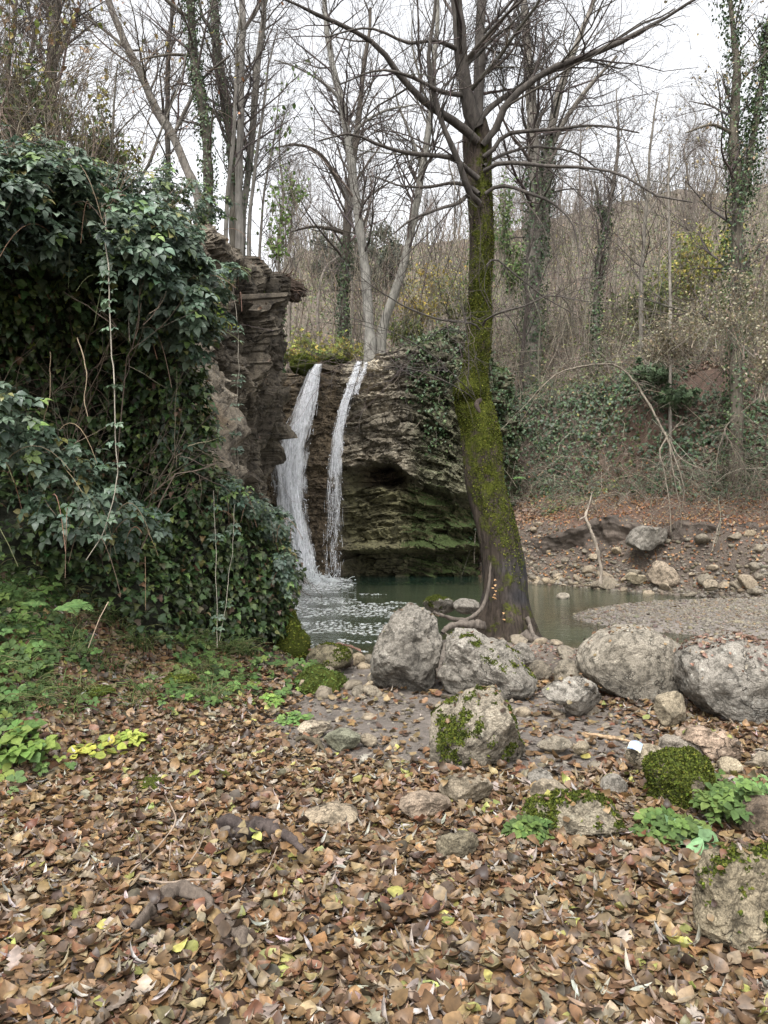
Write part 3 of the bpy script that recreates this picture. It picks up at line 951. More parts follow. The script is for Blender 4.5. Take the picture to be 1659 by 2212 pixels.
B = [
 ('boulder', 'tall rounded grey boulder leaning beside the mossy tree, left of the cracked boulder', [(798,1448),(809,1401),(838,1350),(875,1312),(893,1303),(915,1310),(944,1323),(958,1368),(957,1448),(958,1478),(933,1500),(860,1502),(824,1488)], 6.45, dict(thick=.95, seed=1, sub=6, cuts=4, moss=-.25, stain=.45)),
 ('boulder', 'broad speckled grey boulder with a diagonal crack and dark mossy right edge', [(944,1463),(957,1419),(962,1375),(988,1361),(1024,1363),(1053,1375),(1090,1375),(1108,1397),(1130,1437),(1155,1467),(1155,1499),(1108,1512),(1024,1502),(988,1514),(966,1502)], 6.4, dict(thick=.8, seed=2, sub=6, cuts=4, moss=.02, stain=.2)),
 ('boulder', 'squat trapezoid boulder with moss streaks standing alone on the muddy path', [(927,1580),(955,1536),(991,1507),(1042,1492),(1075,1490),(1093,1514),(1115,1554),(1130,1594),(1141,1623),(1130,1648),(1101,1662),(1061,1670),(1006,1672),(951,1662),(933,1631)], 4.5, dict(thick=.8, seed=3, sub=6, cuts=4, moss=.07, sharp=.42, tone=(1.1, 1.05, .95), stain=.25)),
 ('boulder', 'big smooth dome boulder with dark damp underside in front of the gravel bar', [(1253,1448),(1258,1414),(1286,1381),(1319,1361),(1353,1352),(1393,1353),(1426,1368),(1459,1388),(1483,1411),(1478,1448),(1471,1484),(1459,1499),(1423,1516),(1383,1518),(1333,1503),(1286,1484),(1266,1468)], 6.6, dict(thick=.9, seed=4, sub=6, cuts=2, moss=-.3, rough=.55, tone=(1.15, 1.12, 1.05), stain=.62)),
 ('boulder', 'huge leaf covered boulder with a dark undercut at the right edge', [(1476,1434),(1489,1408),(1523,1388),(1573,1378),(1659,1392),(1740,1415),(1790,1480),(1780,1540),(1690,1572),(1606,1571),(1549,1561),(1506,1528),(1479,1481)], 5.7, dict(thick=.9, seed=5, sub=6, cuts=4, rough=.7, moss=-.2, stain=.35)),
 ('boulder', 'tan angular boulder wedged below the dome boulder and the leaf covered boulder', [(1414,1532),(1443,1494),(1483,1508),(1490,1550),(1459,1572),(1426,1556)], 5.3, dict(thick=.8, seed=6, cuts=6, moss=-.3, tone=(1.25, 1.15, .95), sharp=.6)),
 ('boulder', 'long flat slab sloping to the right between path and dome boulder', [(1170,1490),(1179,1471),(1216,1461),(1239,1474),(1286,1501),(1309,1521),(1306,1538),(1266,1550),(1223,1520)], 5.8, dict(thick=.6, seed=7, cuts=5, moss=-.1, sharp=.6)),
 ('boulder', 'moss covered green boulder standing behind bright herbs', [(1401,1665),(1426,1641),(1459,1631),(1499,1629),(1533,1648),(1549,1678),(1565,1712),(1546,1750),(1473,1765),(1423,1770),(1401,1755),(1412,1708)], 3.8, dict(thick=.9, seed=8, sub=6, cuts=3, moss=.72, tone=(.6, .55, .45))),
 ('boulder', 'low wide boulder with a moss topped right half among dead leaves', [(1133,1768),(1149,1741),(1193,1734),(1246,1728),(1293,1716),(1313,1726),(1333,1754),(1345,1784),(1319,1792),(1273,1788),(1206,1788),(1166,1782)], 3.55, dict(thick=.8, seed=9, sub=6, cuts=6, moss=.25, sharp=.6, tone=(1, .95, .82))),
 ('boulder', 'tan block with a flat top that carries a white card', [(1348,1628),(1363,1604),(1389,1611),(1439,1634),(1420,1672),(1366,1654)], 4.3, dict(thick=.7, seed=10, cuts=5, moss=-.4, tone=(1.25, 1.15, .95), sharp=.6)),
 ('boulder', 'grey twin topped boulder beside the pinkish boulder', [(1427,1616),(1433,1594),(1459,1586),(1506,1594),(1521,1614),(1518,1640),(1439,1644)], 4.65, dict(thick=.8, seed=11, cuts=3, moss=-.4, tone=(1.2, 1.15, 1.1))),
 ('boulder', 'pinkish rounded boulder with a leaf filled groove', [(1463,1588),(1489,1568),(1539,1571),(1579,1584),(1595,1624),(1589,1645),(1539,1645),(1513,1604)], 4.75, dict(thick=.8, seed=12, cuts=3, moss=-.4, tone=(1.4, 1.15, 1.0))),
 ('boulder', 'large tan boulder with moss patches cut by the right picture edge', [(1515,1925),(1530,1848),(1600,1826),(1659,1829),(1720,1870),(1730,1960),(1690,2060),(1610,2064),(1530,2024),(1498,1985)], 2.85, dict(thick=.8, seed=13, sub=6, cuts=5, moss=.07, tone=(.98, .90, .72), sharp=.6)),
 ('boulder', 'dark rough boulder behind the herbs at the right picture edge', [(1597,1752),(1617,1730),(1659,1722),(1710,1750),(1710,1820),(1656,1835),(1604,1825)], 3.4, dict(thick=.8, seed=14, cuts=4, moss=-.1, tone=(.6, .5, .42))),
 ('stone', 'flat topped grey block half buried in leaves below the reddish slab', [(941,1826),(948,1806),(985,1799),(1030,1799),(1036,1842),(1000,1860),(945,1856)], 3.2, dict(thick=.7, seed=15, cuts=5, moss=-.3, tone=(.8, .75, .6), sharp=.5)),
 ('stone', 'pale rough stone just below the trapezoid boulder', [(948,1716),(965,1682),(1000,1668),(1040,1674),(1067,1704),(1062,1732),(1000,1738)], 3.95, dict(thick=.7, seed=16, cuts=6, moss=-.3, tone=(1.2, 1.1, .95))),
 ('stone', 'flat reddish slab lying in the leaves left of the pale rough stone', [(860,1738),(880,1720),(930,1715),(970,1725),(978,1748),(960,1766),(880,1766)], 3.7, dict(thick=.8, seed=17, cuts=5, moss=-.6, tone=(1.15, .98, .85), sharp=.5)),
 ('stone', 'pale lumpy stone behind the low moss topped boulder', [(1148,1730),(1158,1698),(1190,1688),(1220,1700),(1236,1730),(1200,1742)], 3.85, dict(thick=.8, seed=18, cuts=4, moss=-.4, tone=(1.25, 1.15, 1.0))),
 ('stone', 'knobbly grey stone left of the moss covered boulder', [(1298,1702),(1319,1674),(1349,1684),(1356,1710),(1333,1718)], 3.95, dict(thick=.9, seed=19, cuts=4, moss=-.3)),
 ('stone', 'small tan block between the pale lumpy stone and the path', [(1138,1688),(1148,1668),(1180,1663),(1194,1672),(1190,1692)], 4.1, dict(thick=.9, seed=20, cuts=4, moss=-.2)),
 ('stone', 'pale oblong stone at the left side of the path', [(642,1574),(650,1562),(680,1558),(710,1561),(719,1576),(696,1590),(645,1588)], 5.05, dict(thick=.7, seed=21, cuts=3, moss=-.5, tone=(1.3, 1.2, 1.05))),
 ('stone', 'smooth greenish grey stone at the left side of the path', [(698,1596),(721,1578),(762,1576),(779,1590),(774,1611),(751,1620),(714,1618)], 4.75, dict(thick=.8, seed=22, cuts=3, moss=-.5, tone=(.9, .98, .82), rough=.6)),
 ('stone', 'flat tan stone right of the smooth greenish stone', [(775,1603),(780,1588),(800,1586),(816,1596),(814,1609),(790,1612)], 4.8, dict(thick=.8, seed=23, cuts=4, moss=-.5, tone=(1.1, 1, .85))),
 ('boulder', 'mossy olive boulder at the pool edge by the ivy corner', [(663,1430),(674,1401),(725,1390),(758,1397),(764,1425),(732,1445),(692,1452)], 7.6, dict(thick=.8, seed=24, cuts=5, moss=.18, tone=(.95, .9, .7), stain=.3)),
 ('stone', 'purple grey stone against the olive boulder at the pool edge', [(730,1433),(738,1413),(752,1412),(764,1428),(752,1445),(736,1445)], 7.3, dict(thick=.9, seed=25, cuts=4, moss=-.6, tone=(.8, .68, .66), sub=4)),
 ('stone', 'tan square stone right of the purple grey stone', [(755,1428),(760,1412),(780,1410),(790,1424),(784,1436),(762,1438)], 7.25, dict(thick=.9, seed=26, cuts=4, moss=-.6, tone=(1.35, 1.2, .95), sub=4)),
 ('boulder', 'mossy boulder showing behind the tall rounded boulder at the water', [(913,1303),(926,1286),(955,1286),(982,1303),(984,1326),(933,1330)], 9.2, dict(thick=.9, seed=27, cuts=4, moss=.16)),
 ('boulder', 'low root held boulder between the mossy boulder and the tree foot', [(978,1308),(990,1296),(1015,1292),(1036,1300),(1036,1325),(985,1328)], 9.1, dict(thick=.9, seed=28, cuts=4, moss=-.1)),
 ('boulder', 'broken boulder at the foot of the mossy tree behind the cracked boulder', [(1106,1412),(1112,1394),(1130,1389),(1148,1405),(1156,1426),(1130,1438)], 7.2, dict(thick=.9, seed=29, cuts=5, moss=-.3)),
 ('boulder', 'dark fissured boulder right of the cracked boulder', [(1142,1448),(1150,1432),(1178,1426),(1192,1440),(1188,1462),(1150,1470)], 6.9, dict(thick=.9, seed=30, cuts=5, moss=-.1, tone=(.85, .8, .72))),
 ('stone', 'pale crumbly rock behind the long flat slab', [(1196,1470),(1204,1440),(1226,1424),(1252,1434),(1252,1470),(1220,1480)], 7.0, dict(thick=.9, seed=31, cuts=5, moss=-.3, tone=(1.1, 1.05, .95))),
 ('stone', 'lone pale stone standing in the shallow water', [(1202,1296),(1206,1283),(1216,1280),(1230,1289),(1230,1297)], 14.3, dict(thick=.8, seed=32, cuts=3, moss=-.6, tone=(1.5, 1.45, 1.35), sub=4)),
 ('stone', 'grey green stone alone on the gravel bar', [(1564,1361),(1570,1350),(1586,1339),(1606,1342),(1609,1358),(1586,1367)], 10.4, dict(thick=.8, seed=33, cuts=4, moss=-.1, tone=(.95, .9, .75), sub=4)),
 ('boulder', 'overhanging rock block jutting from the eroded bank', [(1354,1172),(1362,1150),(1379,1134),(1410,1137),(1441,1139),(1436,1160),(1412,1182),(1380,1190)], 15.7, dict(thick=.9, seed=34, cuts=6, moss=-.1, sharp=.6)),
 ('boulder', 'pyramid shaped tan rock standing at the far water edge', [(1403,1258),(1410,1228),(1419,1211),(1442,1226),(1460,1242),(1466,1266),(1430,1270)], 15.2, dict(thick=.9, seed=35, cuts=5, moss=-.5, tone=(1.3, 1.15, 1.0), sharp=.6)),
 ('stone', 'blocky stone at the far water edge right of the pyramid rock', [(1520,1262),(1526,1252),(1545,1251),(1556,1264),(1546,1278),(1526,1277)], 14.1, dict(thick=.9, seed=36, cuts=5, moss=-.5, tone=(1.15, 1.05, .9), sub=4)),
 ('stone', 'long pale stone lying at the far water edge left of the pyramid rock', [(1349,1246),(1356,1236),(1376,1240),(1398,1254),(1390,1262),(1360,1258)], 15.5, dict(thick=.6, seed=37, cuts=3, moss=-.6, tone=(1.45, 1.35, 1.1), sub=4)),
 ('stone', 'grey stone poking out at the right picture edge on the leafy bank', [(1640,1188),(1648,1174),(1668,1172),(1680,1188),(1668,1198)], 14.2, dict(thick=.9, seed=38, cuts=4, moss=-.5, sub=4)),
 ('stone', 'thin pale slab flush with the mud right of the trapezoid boulder', [(1160,1618),(1190,1600),(1226,1592),(1236,1600),(1216,1612),(1170,1628)], 4.65, dict(thick=.8, seed=39, cuts=3, moss=-.6, tone=(1.1, 1.05, .95), sub=4)),
 ('stone', 'pale pointed stone on the mud right of the thin slab', [(1238,1622),(1246,1606),(1262,1600),(1273,1608),(1272,1628),(1252,1634)], 4.6, dict(thick=.8, seed=40, cuts=4, moss=-.6, tone=(1.35, 1.25, 1.05), sub=4)),
 ('stone', 'pale flat stone under the dead leaves at left of the reddish slab', [(655,1765),(690,1750),(740,1746),(775,1752),(770,1770),(700,1778)], 3.75, dict(thick=.9, seed=41, cuts=3, moss=-.7, tone=(1.35, 1.2, 1.0), sub=4)),
 ('stone', 'tan slab end showing at the right edge below the pinkish boulder', [(1628,1650),(1640,1630),(1668,1626),(1700,1640),(1680,1662)], 4.5, dict(thick=.8, seed=42, cuts=4, moss=-.6, tone=(1.3, 1.2, 1.05), sub=4)),
 ('stone', 'tan tilted stone beside the moss covered boulder and the pinkish boulder', [(1553,1652),(1560,1638),(1580,1636),(1602,1660),(1596,1676),(1566,1672)], 4.2, dict(thick=.8, seed=43, cuts=4, moss=-.5, tone=(1.2, 1.1, .9), sub=4)),
]
for name, lab, ol, d, kw in B:
    if d < 8:                                                # stand each one on the ground
        mu = np.mean([q_[0] for q_ in ol]); vb = max(q_[1] for q_ in ol)
        for _ in range(3):
            zl = float(land(np.array([(mu - 829.5) * d / FPX]), np.array([d]))[0])
            d = (CAMZ - zl + (.07 if vb - min(q_[1] for q_ in ol) > 95 else -.005)) * FPX / (vb - 1106)
    rock(name, lab, ol, d, **kw)

# rubble: small stones as separate objects, twelve shapes
SHAPES = []
for k in range(12):
    g = np.random.default_rng(500 + k)
    U, F = ICO[3]
    V = U * np.array([1, g.uniform(.6, .9), g.uniform(.35, .65)])
    for i in range(7):
        n_ = nrm(g.normal(size=3)); dd = V @ n_
        V = V - n_ * (np.clip(dd - np.quantile(dd, g.uniform(.75, .92)), 0, None) * .95)[:, None]
    V = V + .05 * fbm(V * 3 + k * 5, 3, k)[:, None] * nrm(V)
    tone = np.array([(1.2, 1.1, .95), (1, .95, .85), (1.35, 1.22, 1.0), (.85, .82, .75)][k % 4])
    col = np.ones((len(V), 4)); col[:, :3] = tone; col[:, 3] = -.4
    ob = mesh('stone', V, F, M['stone'], None, True, col)
    SHAPES.append(ob)
used_shape = set()
def put_stone(x, y, size, label, group, sink=.25, z=None):
    k = rng.integers(0, 12)
    src = SHAPES[k]
    if k in used_shape:
        o = src.copy(); S.collection.objects.link(o)
    else:
        o = src; used_shape.add(k)
    zz = float(land(np.array([x]), np.array([y]))[0]) if z is None else z
    o.location = (x, y, zz + size * (.5 - sink) * .7)
    o.rotation_euler = (rng.normal() * .25, rng.normal() * .25, rng.random() * 6.28)
    o.scale = (size,) * 3
    return tag(o, label, 'stone', group)
for i in range(46):                       # between the olive boulder and the tall boulder, down to the water
    x = rng.uniform(-.75, .05); y = rng.uniform(5.6, 8.4)
    put_stone(x, y, rng.uniform(.035, .12), 'small broken stone in the rubble left of the tall rounded boulder', 'rubble left of the tall boulder')
for i in range(50):
    x = rng.uniform(-.5, 1.7); y = rng.uniform(4.2, 6.3)
    put_stone(x, y, rng.choice([.025, .03, .04, .055, .075, .10]), 'small loose stone lying on the muddy path', 'loose stones on the muddy path')
for i in range(132):                      # far bank
    x = 2.9 + 6.2 * rng.random() ** 1.2
    yf = np.interp(x, FAR_X, FAR_Y)
    s_ = rng.choice([abs(rng.normal()) * .4 - .1, rng.uniform(0, 1.5)])
    put_stone(x, yf + s_, rng.uniform(.07, .19) * (1.5 if rng.random() < .12 else 1), 'pale rubble stone along the far water edge below the eroded bank', 'rubble on the far bank')
for i in range(24):
    x = rng.uniform(1.3, 4.6); y = rng.uniform(3.3, 7.6)
    put_stone(x, y, rng.uniform(.03, .11), 'small stone among dead leaves between the boulders on the right', 'small stones between the right boulders')
for i in range(16):
    x = rng.uniform(1.0, 2.4); y = rng.uniform(7.3, 9.4)
    put_stone(x, y, rng.uniform(.06, .15), 'grey stone at the foot of the mossy tree beside the narrow channel', 'stones at the tree foot')
for k in range(12):
    if k not in used_shape: bpy.data.objects.remove(SHAPES[k])

# gravel: nobody could count it
PB = [(ICO[1][0] * np.array([1, .8, .5]) * (1 + .12 * np.random.default_rng(k).normal(size=(42 if len(ICO[1][0]) == 42 else len(ICO[1][0]), 1))), ICO[1][1]) for k in range(4)]
class Pebbles(Leaves):
    def add(s, P, size, col):
        n = len(P); a = rng.random(n) * 6.283
        Xv = np.stack([np.cos(a), np.sin(a), rng.normal(size=n) * .2], 1); Zv = nrm(np.array([0, 0, 1.]) + rng.normal(size=(n, 3)) * .25)
        Yv = nrm(np.cross(Zv, Xv)); Xv = np.cross(Yv, Zv)
        wh = rng.integers(0, 4, n)
        for k, (tv, tf) in enumerate(PB):
            i = np.nonzero(wh == k)[0]
            v = (tv[None, :, 0:1] * Xv[i, None] + tv[None, :, 1:2] * Yv[i, None] + tv[None, :, 2:3] * Zv[i, None]) * size[i, None, None] + P[i, None]
            s.V.append(v.reshape(-1, 3)); s.F.append((tf[None] + (np.arange(len(i)) * len(tv))[:, None, None]).reshape(-1, 3) + s.n)
            s.C.append(np.repeat(np.c_[col[i], np.full(len(i), -.6)], len(tv), 0)); s.n += len(i) * len(tv)
        return s
def on_land(x, y, dz=0.): return np.stack([x, y, land(x, y) + dz], -1)
Pe = Pebbles()
x, y = rng.uniform(2.0, 9, 26000), rng.uniform(8.8, 14.3, 26000)
k = land(x, y) > -.27
x, y = x[k], y[k]
Pe.add(on_land(x, y, .002), rng.gamma(2.2, .008, len(x)).clip(.006, .06), palette(len(x), [(1, .95, .9), (1.35, 1.25, 1.1), (.7, .66, .62), (1.1, .9, .75)], None, .2))
x, y = rng.uniform(-.9, 2.4, 2600), rng.uniform(4.2, 8.8, 2600)
k = rng.random(2600) < path_mask(x, y) * .8 + sst(6.3, 7, y) * .6
x, y = x[k], y[k]
Pe.add(on_land(x, y, .0), rng.gamma(2, .006, len(x)).clip(.004, .035), palette(len(x), [(1, .95, .85), (1.3, 1.2, 1.05), (.75, .7, .65)], None, .2))
x = rng.uniform(2.7, 9.5, 5200); y = np.interp(x, FAR_X, FAR_Y) + np.abs(rng.normal(size=5200)) * .7 - .15
Pe.add(on_land(x, y, .0), rng.gamma(2.2, .014, len(x)).clip(.012, .09), palette(len(x), [(1, .95, .85), (1.3, 1.2, 1.0), (.65, .58, .5)], None, .2))
tag(Pe.build('gravel', M['stone']), kind='stuff')

# ------------------------------------------------------------------ ivy on the left bank
IVYP = [(-9, 3.0), (-6, 4.2), (-3.1, 5.6), (-1.95, 6.5), (-1.70, 7.0), (-1.36, 7.7), (-1.45, 8.3), (-2.0, 9.0), (-2.9, 10.0)]
ns, nz = 150, 70
p, Nn, L = face_frame(IVYP, ns, 8)
key = np.array([(-9, 4.9), (-6, 4.5), (-3.1, 3.9), (-2.25, 3.75), (-1.95, 2.95), (-1.8, 2.15), (-1.6, 1.8), (-1.42, 1.55), (-1.22, 1.35)])
ztop = np.interp(p[:, 0], key[:, 0], key[:, 1])
iend = np.argmax(p[:, 1] > 7.65)
ztop[iend:] = np.interp(np.arange(iend, ns), [iend, ns], [1.35, 2.0])
ztop += .16 * fbm(np.stack([L * 1.6, L * 0, L * 0], 1), 3, 51)
zb = land(p[:, 0] + Nn[:, 0] * .1, p[:, 1] + Nn[:, 1] * .1) - .15
tt = np.linspace(0, 1, nz)
Z = zb[:, None] + (ztop - zb)[:, None] * np.minimum(tt * 1.25, 1)[None]
hz = np.clip((Z - zb[:, None]) / np.maximum(ztop - zb, .5)[:, None], 0, 1)
tall = sst(2.2, 3.6, ztop)[:, None]
o = tall * (np.interp(hz, [0, .15, .45, .62, .8, .95, 1], [.30, .15, -.55, -.35, .35, .40, .25])) + (1 - tall) * np.interp(hz, [0, .3, .7, 1], [.05, .15, .12, -.1])
back = np.clip(tt * 1.25 - 1, 0, 1)[None] / .25
o = o - back * 1.3
Q = np.stack([np.broadcast_to(L[:, None], Z.shape), Z, Z * 0], -1)
o = o + .20 * fbm(Q * 1.3, 3, 52) + .08 * fbm(Q * 4, 3, 53)
Z = Z + back * .12
V = np.stack([p[:, None, 0] + Nn[:, None, 0] * o, p[:, None, 1] + Nn[:, None, 1] * o, Z], -1).reshape(-1, 3)
F = grid_faces(ns, nz)[:, ::-1]
hz_v, back_v = hz.ravel(), np.broadcast_to(back, hz.shape).ravel()
ivy = empty('ivy', (-3.1, 5.6, 1.0), 'dense dark green ivy curtain covering the whole left bank', 'ivy')
mesh('stem', V - nrm(np.repeat(Nn, nz, 0) @ np.array([[1, 0, 0], [0, 1, 0]])) * .06, F, M['soil'], ivy, col=np.tile([.022, .024, .012], (len(V), 1)))  # not stems: hidden dark soil backing surface under the ivy leaves
n = 46000
P, Nm, fi = sample_faces(V, F, n, weight=np.clip(np.where(V[F[:, 0], 0] > -4.2, 1, .35), 0, 1))
hh = hz_v[F[fi, 0]]; bk = back_v[F[fi, 0]]
out = rng.random(n) ** 1.6 * .16
Lv = Leaves()
nm = Nm * .6 + np.array([0, -.1, .65]) + rng.normal(size=(n, 3)) * .38
light = np.clip(.5 + out[:, None] * 3.5, .5, 1)
col = palette(n, [(.036, .062, .024), (.056, .090, .032), (.082, .122, .042), (.13, .165, .05), (.045, .05, .026), (.14, .095, .055)], [3.5, 4, 3, 1.4, 1.4, .6], .36)
keepi = (rng.random(n) < .25 + .75 * sst(.0, .22, hh + .25 * fbm(P * 1.8, 2, 54))) & (fbm(P * 1.3, 3, 55) > -.55)
P, Nm, nm, out, col = P[keepi], Nm[keepi], nm[keepi], out[keepi], col[keepi]; n = len(P)
Lv.add(T_IVY, P + Nm * out[:, None], nm, rng.uniform(.035, .092, n), col, tip=np.array([0, 0, -1.]) + Nm * .4 + rng.normal(size=(n, 3)) * .45, aspect=.95)
Lv.build('foliage', M['ivy'], ivy)
IVY_V, IVY_F = V, F

# brambles arching over the top of the ivy
def cloud(c, r, n, shell=.55):
    d = nrm(rng.normal(size=(n, 3)))
    rad = shell + (1 - shell) * rng.random((n, 1))
    return c + d * r * rad, d
def bramble(label, blobs, n, size, cols, wts=None, stems=40, group='bramble thickets', upb=.9):
    base = np.mean([b[0] for b in blobs], 0)
    e = empty('bramble', base - np.array([0, 0, blobs[0][1][2]]), label, 'bramble', group)
    Lb = Leaves(); T = Tubes()
    tot = sum(np.prod(b[1]) ** .66 for b in blobs)
    for c, r in blobs:
        k = int(n * np.prod(r) ** .66 / tot)
        q, d = cloud(np.array(c), np.array(r), k)
        keep = (d[:, 1] < .55) | (d[:, 2] > .2)
        q, d = q[keep], d[keep]
        q = q + .12 * np.stack([fbm(q * 3, 2, 61), fbm(q * 3, 2, 62), fbm(q * 3, 2, 63)], 1)
        gap = fbm(q * 2.6, 3, 66) > -.28
        q, d = q[gap], d[gap]
        Lb.add(T_BRAMBLE, q, d * .45 + np.array([0, -.25, upb]) + rng.normal(size=q.shape) * .3, rng.uniform(*size, len(q)), palette(len(q), cols, wts, .2), tip=d * .8 + np.array([.25, -.3, -.45]) + rng.normal(size=q.shape) * .5)
        T = Tubes()
        m_ = max(3, int(stems * np.prod(r) ** .66 / tot))
        s0 = np.array(c) + rng.normal(size=(m_, 3)) * np.array(r) * .5
        a0 = rng.random(m_) * 6.28
        dr = np.stack([np.cos(a0) * .7 + .3, np.sin(a0) * .5 - .6, rng.uniform(.1, .9, m_)], 1) * rng.uniform(.5, 1.3, (m_, 1)) * max(r)
        t = np.linspace(0, 1, 8)[None, :, None]
        pts = s0[:, None] + dr[:, None] * t + np.array([0, 0, -1.1]) * max(r) * t ** 2
        T.add(pts, rng.uniform(.002, .005, (m_, 1)) * np.linspace(1, .5, 8), 3, palette(m_, [(.16, .12, .08), (.10, .11, .05), (.20, .12, .08)]))
        T.build('stem', M['twig'], e)
    Lb.build('foliage', M['ivy'], e)
    return e
GB = [(.075, .11, .075), (.10, .14, .095), (.055, .085, .05), (.13, .19, .06), (.2, .19, .07)]  # leaf colours raised: pale sky sheen is put into the colour
bramble('grey green bramble mass overhanging the dark ivy hollow at upper left', [(at(60, 440, 4.9), (.55, .5, .38)), (at(170, 480, 5.0), (.5, .5, .36)), (at(270, 560, 5.25), (.5, .5, .42)), (at(370, 640, 5.5), (.42, .45, .40)), (at(400, 710, 5.8), (.22, .35, .25)), (at(330, 520, 5.7), (.45, .45, .3)), (at(-120, 450, 4.6), (.6, .5, .5))], 4600, (.055, .09), GB, [4, 4, 3, 1, .2])
bramble('bramble sprays drooping in front of the tilted rock face', [(at(425, 620, 6.2), (.2, .35, .25)), (at(440, 700, 6.4), (.12, .3, .22)), (at(395, 860, 6.5), (.16, .3, .3)), (at(500, 610, 7.2), (.16, .2, .10)), (at(410, 960, 6.6), (.22, .3, .25))], 700, (.05, .08), GB, [3, 4, 2, 2, .4])
bramble('bramble crown on the low ivy corner in front of the wide waterfall', [(at(530, 1090, 7.1), (.3, .3, .14)), (at(590, 1130, 7.4), (.2, .25, .2)), (at(618, 1220, 7.3), (.10, .2, .3)), (at(470, 1070, 6.9), (.35, .3, .16))], 800, (.045, .07), GB, [3, 4, 2, 1, .3])
bramble('low bramble patch at the left picture edge above the herbs', [(at(60, 1010, 5.0), (.5, .35, .3)), (at(150, 1090, 5.0), (.45, .3, .25)), (at(-80, 950, 4.7), (.5, .4, .4)), (at(260, 1130, 5.6), (.3, .3, .2))], 900, (.05, .085), GB, [4, 3, 3, .6, .2])
bramble('bramble and ivy bush on the left cliff top under the leaning tree', [(at(300, 425, 8.5), (.7, .6, .28)), (at(180, 400, 8.0), (.7, .6, .3)), (at(400, 450, 9.5), (.7, .6, .25)), (at(60, 370, 7.5), (.7, .6, .35))], 2000, (.05, .09), GB, [3, 4, 2, 2, .8])

# hanging vines
def vine(label, uvd, r=.004, leaves=14, col=(.30, .27, .22), size=(.035, .055)):
    pts = np.array([at(*q) for q in uvd])
    pts = resample(pts, 40)
    pts[:, :2] += .012 * np.stack([fbm(np.stack([pts[:, 2] * 5, pts[:, 0], pts[:, 1]], 1), 3, 71), fbm(np.stack([pts[:, 2] * 5, pts[:, 0], pts[:, 1]], 1), 3, 72)], 1)
    e = empty('hanging_vine', pts[-1], label, 'vine', 'vines hanging down the ivy bank')
    T = Tubes().add(pts, np.linspace(r, r * .6, 40)[None], 5, col)
    T.build('stem', M['twig'], e)
    if leaves:
        i = rng.integers(2, 38, leaves)
        Lb = Leaves()
        for sgn in (-1, 1):
            q = pts[i] + np.array([sgn * .02, -.01, 0])
            Lb.add(T_BRAMBLE, q, np.array([0, -.5, .8]) + rng.normal(size=(leaves, 3)) * .25, rng.uniform(*size, leaves), palette(leaves, GB[:3], None, .15), tip=np.array([sgn * 1., -.2, -.1]) + rng.normal(size=(leaves, 3)) * .3)
        Lb.build('foliage', M['ivy'], e)
vine('long pale vine hanging the full height of the ivy hollow at left', [(222, 460, 4.95), (232, 560, 4.8), (235, 660, 4.75), (243, 820, 4.7), (249, 980, 4.7), (247, 1060, 4.7), (225, 1140, 4.75), (190, 1210, 4.8)], .0052, 13)
vine('thin twin vine trailing down to the dead leaves in front of the ivy corner', [(462, 1060, 6.1), (466, 1200, 6.0), (468, 1320, 5.9), (470, 1400, 5.75)], .003, 5)
vine('vine with a loose strand hanging beside the twin vine', [(508, 1090, 6.4), (500, 1200, 6.2), (488, 1300, 6.0), (474, 1385, 5.8)], .003, 4)
vine('leafy vine dangling in front of the tilted rock face', [(500, 600, 7.2), (512, 700, 7.2), (514, 820, 7.2), (510, 930, 7.2), (515, 1010, 7.2)], .0035, 14)
vine('short brown vine in the shade of the ivy hollow', [(106, 760, 4.9), (104, 850, 4.85), (90, 930, 4.8)], .003, 0, (.2, .15, .1))
vine('crooked brown vine left of the long pale vine', [(165, 730, 4.9), (185, 800, 4.8), (178, 860, 4.8), (188, 900, 4.8)], .004, 0, (.28, .22, .15))
vine('slender vine slanting across the ivy above the grass tufts', [(236, 1300, 4.9), (215, 1340, 4.8), (190, 1400, 4.6)], .004, 0, (.24, .18, .13))

# small herbs, moss and grass on the slope below the ivy
n = 26000
x, y = rng.uniform(-4.6, -.4, n), rng.uniform(2.6, 8.2, n)
q, _ = seg_dist(x, y, FOOT)
wq, _ = seg_dist(x, y, WALL)
pat = fbm(np.stack([x * 1.5, y * 1.5, x * 0], 1), 3, 81)
keep = (rng.random(n) < sst(-.35, .3, pat + .35 * fbm(np.stack([x * 5, y * 5, x * 0], 1), 2, 82)) * np.clip(sst(.0, 1.0, q + pat * .45) * (.25 + .75 * sst(-1.4, -2.4, x + pat * .3)) , 0, 1)) & (wq < .3)
x, y, pat = x[keep], y[keep], pat[keep]
n = len(x)
Lh = Leaves()
Lh.add(T_HERB, on_land(x, y) + np.c_[np.zeros((n, 2)), rng.gamma(2, .028, n)], land_n(x, y) + np.array([0, -.35, .5]) + rng.normal(size=(n, 3)) * .35, rng.uniform(.025, .075, n), palette(n, [(.07, .12, .035), (.095, .155, .05), (.13, .20, .055), (.055, .09, .035), (.18, .23, .055)], [3, 3, 2, 2, .5], .2))
tag(Lh.build('ground_cover', M['herb']), kind='stuff')
def grass(cx, cy, n, h, spread, cols):
    a = rng.random(n) * 6.283
    b0 = on_land(cx + rng.normal(size=n) * spread, cy + rng.normal(size=n) * spread)
    L_ = rng.uniform(.5, 1, n) * h
    t = np.linspace(0, 1, 6)
    ln = rng.uniform(.5, 1.1, n)
    P_ = b0[:, None] + np.stack([np.cos(a)[:, None] * t ** 1.6 * (L_ * ln)[:, None], (np.sin(a)[:, None] - .5) * t ** 1.6 * (L_ * ln)[:, None], (t - .55 * t ** 2.4)[None] * L_[:, None]], -1)
    return P_, np.array([.0018, .003, .003, .0026, .0018, .0004])[None] * rng.uniform(.8, 1.3, (n, 1)), palette(n, cols)
TG = Tubes()
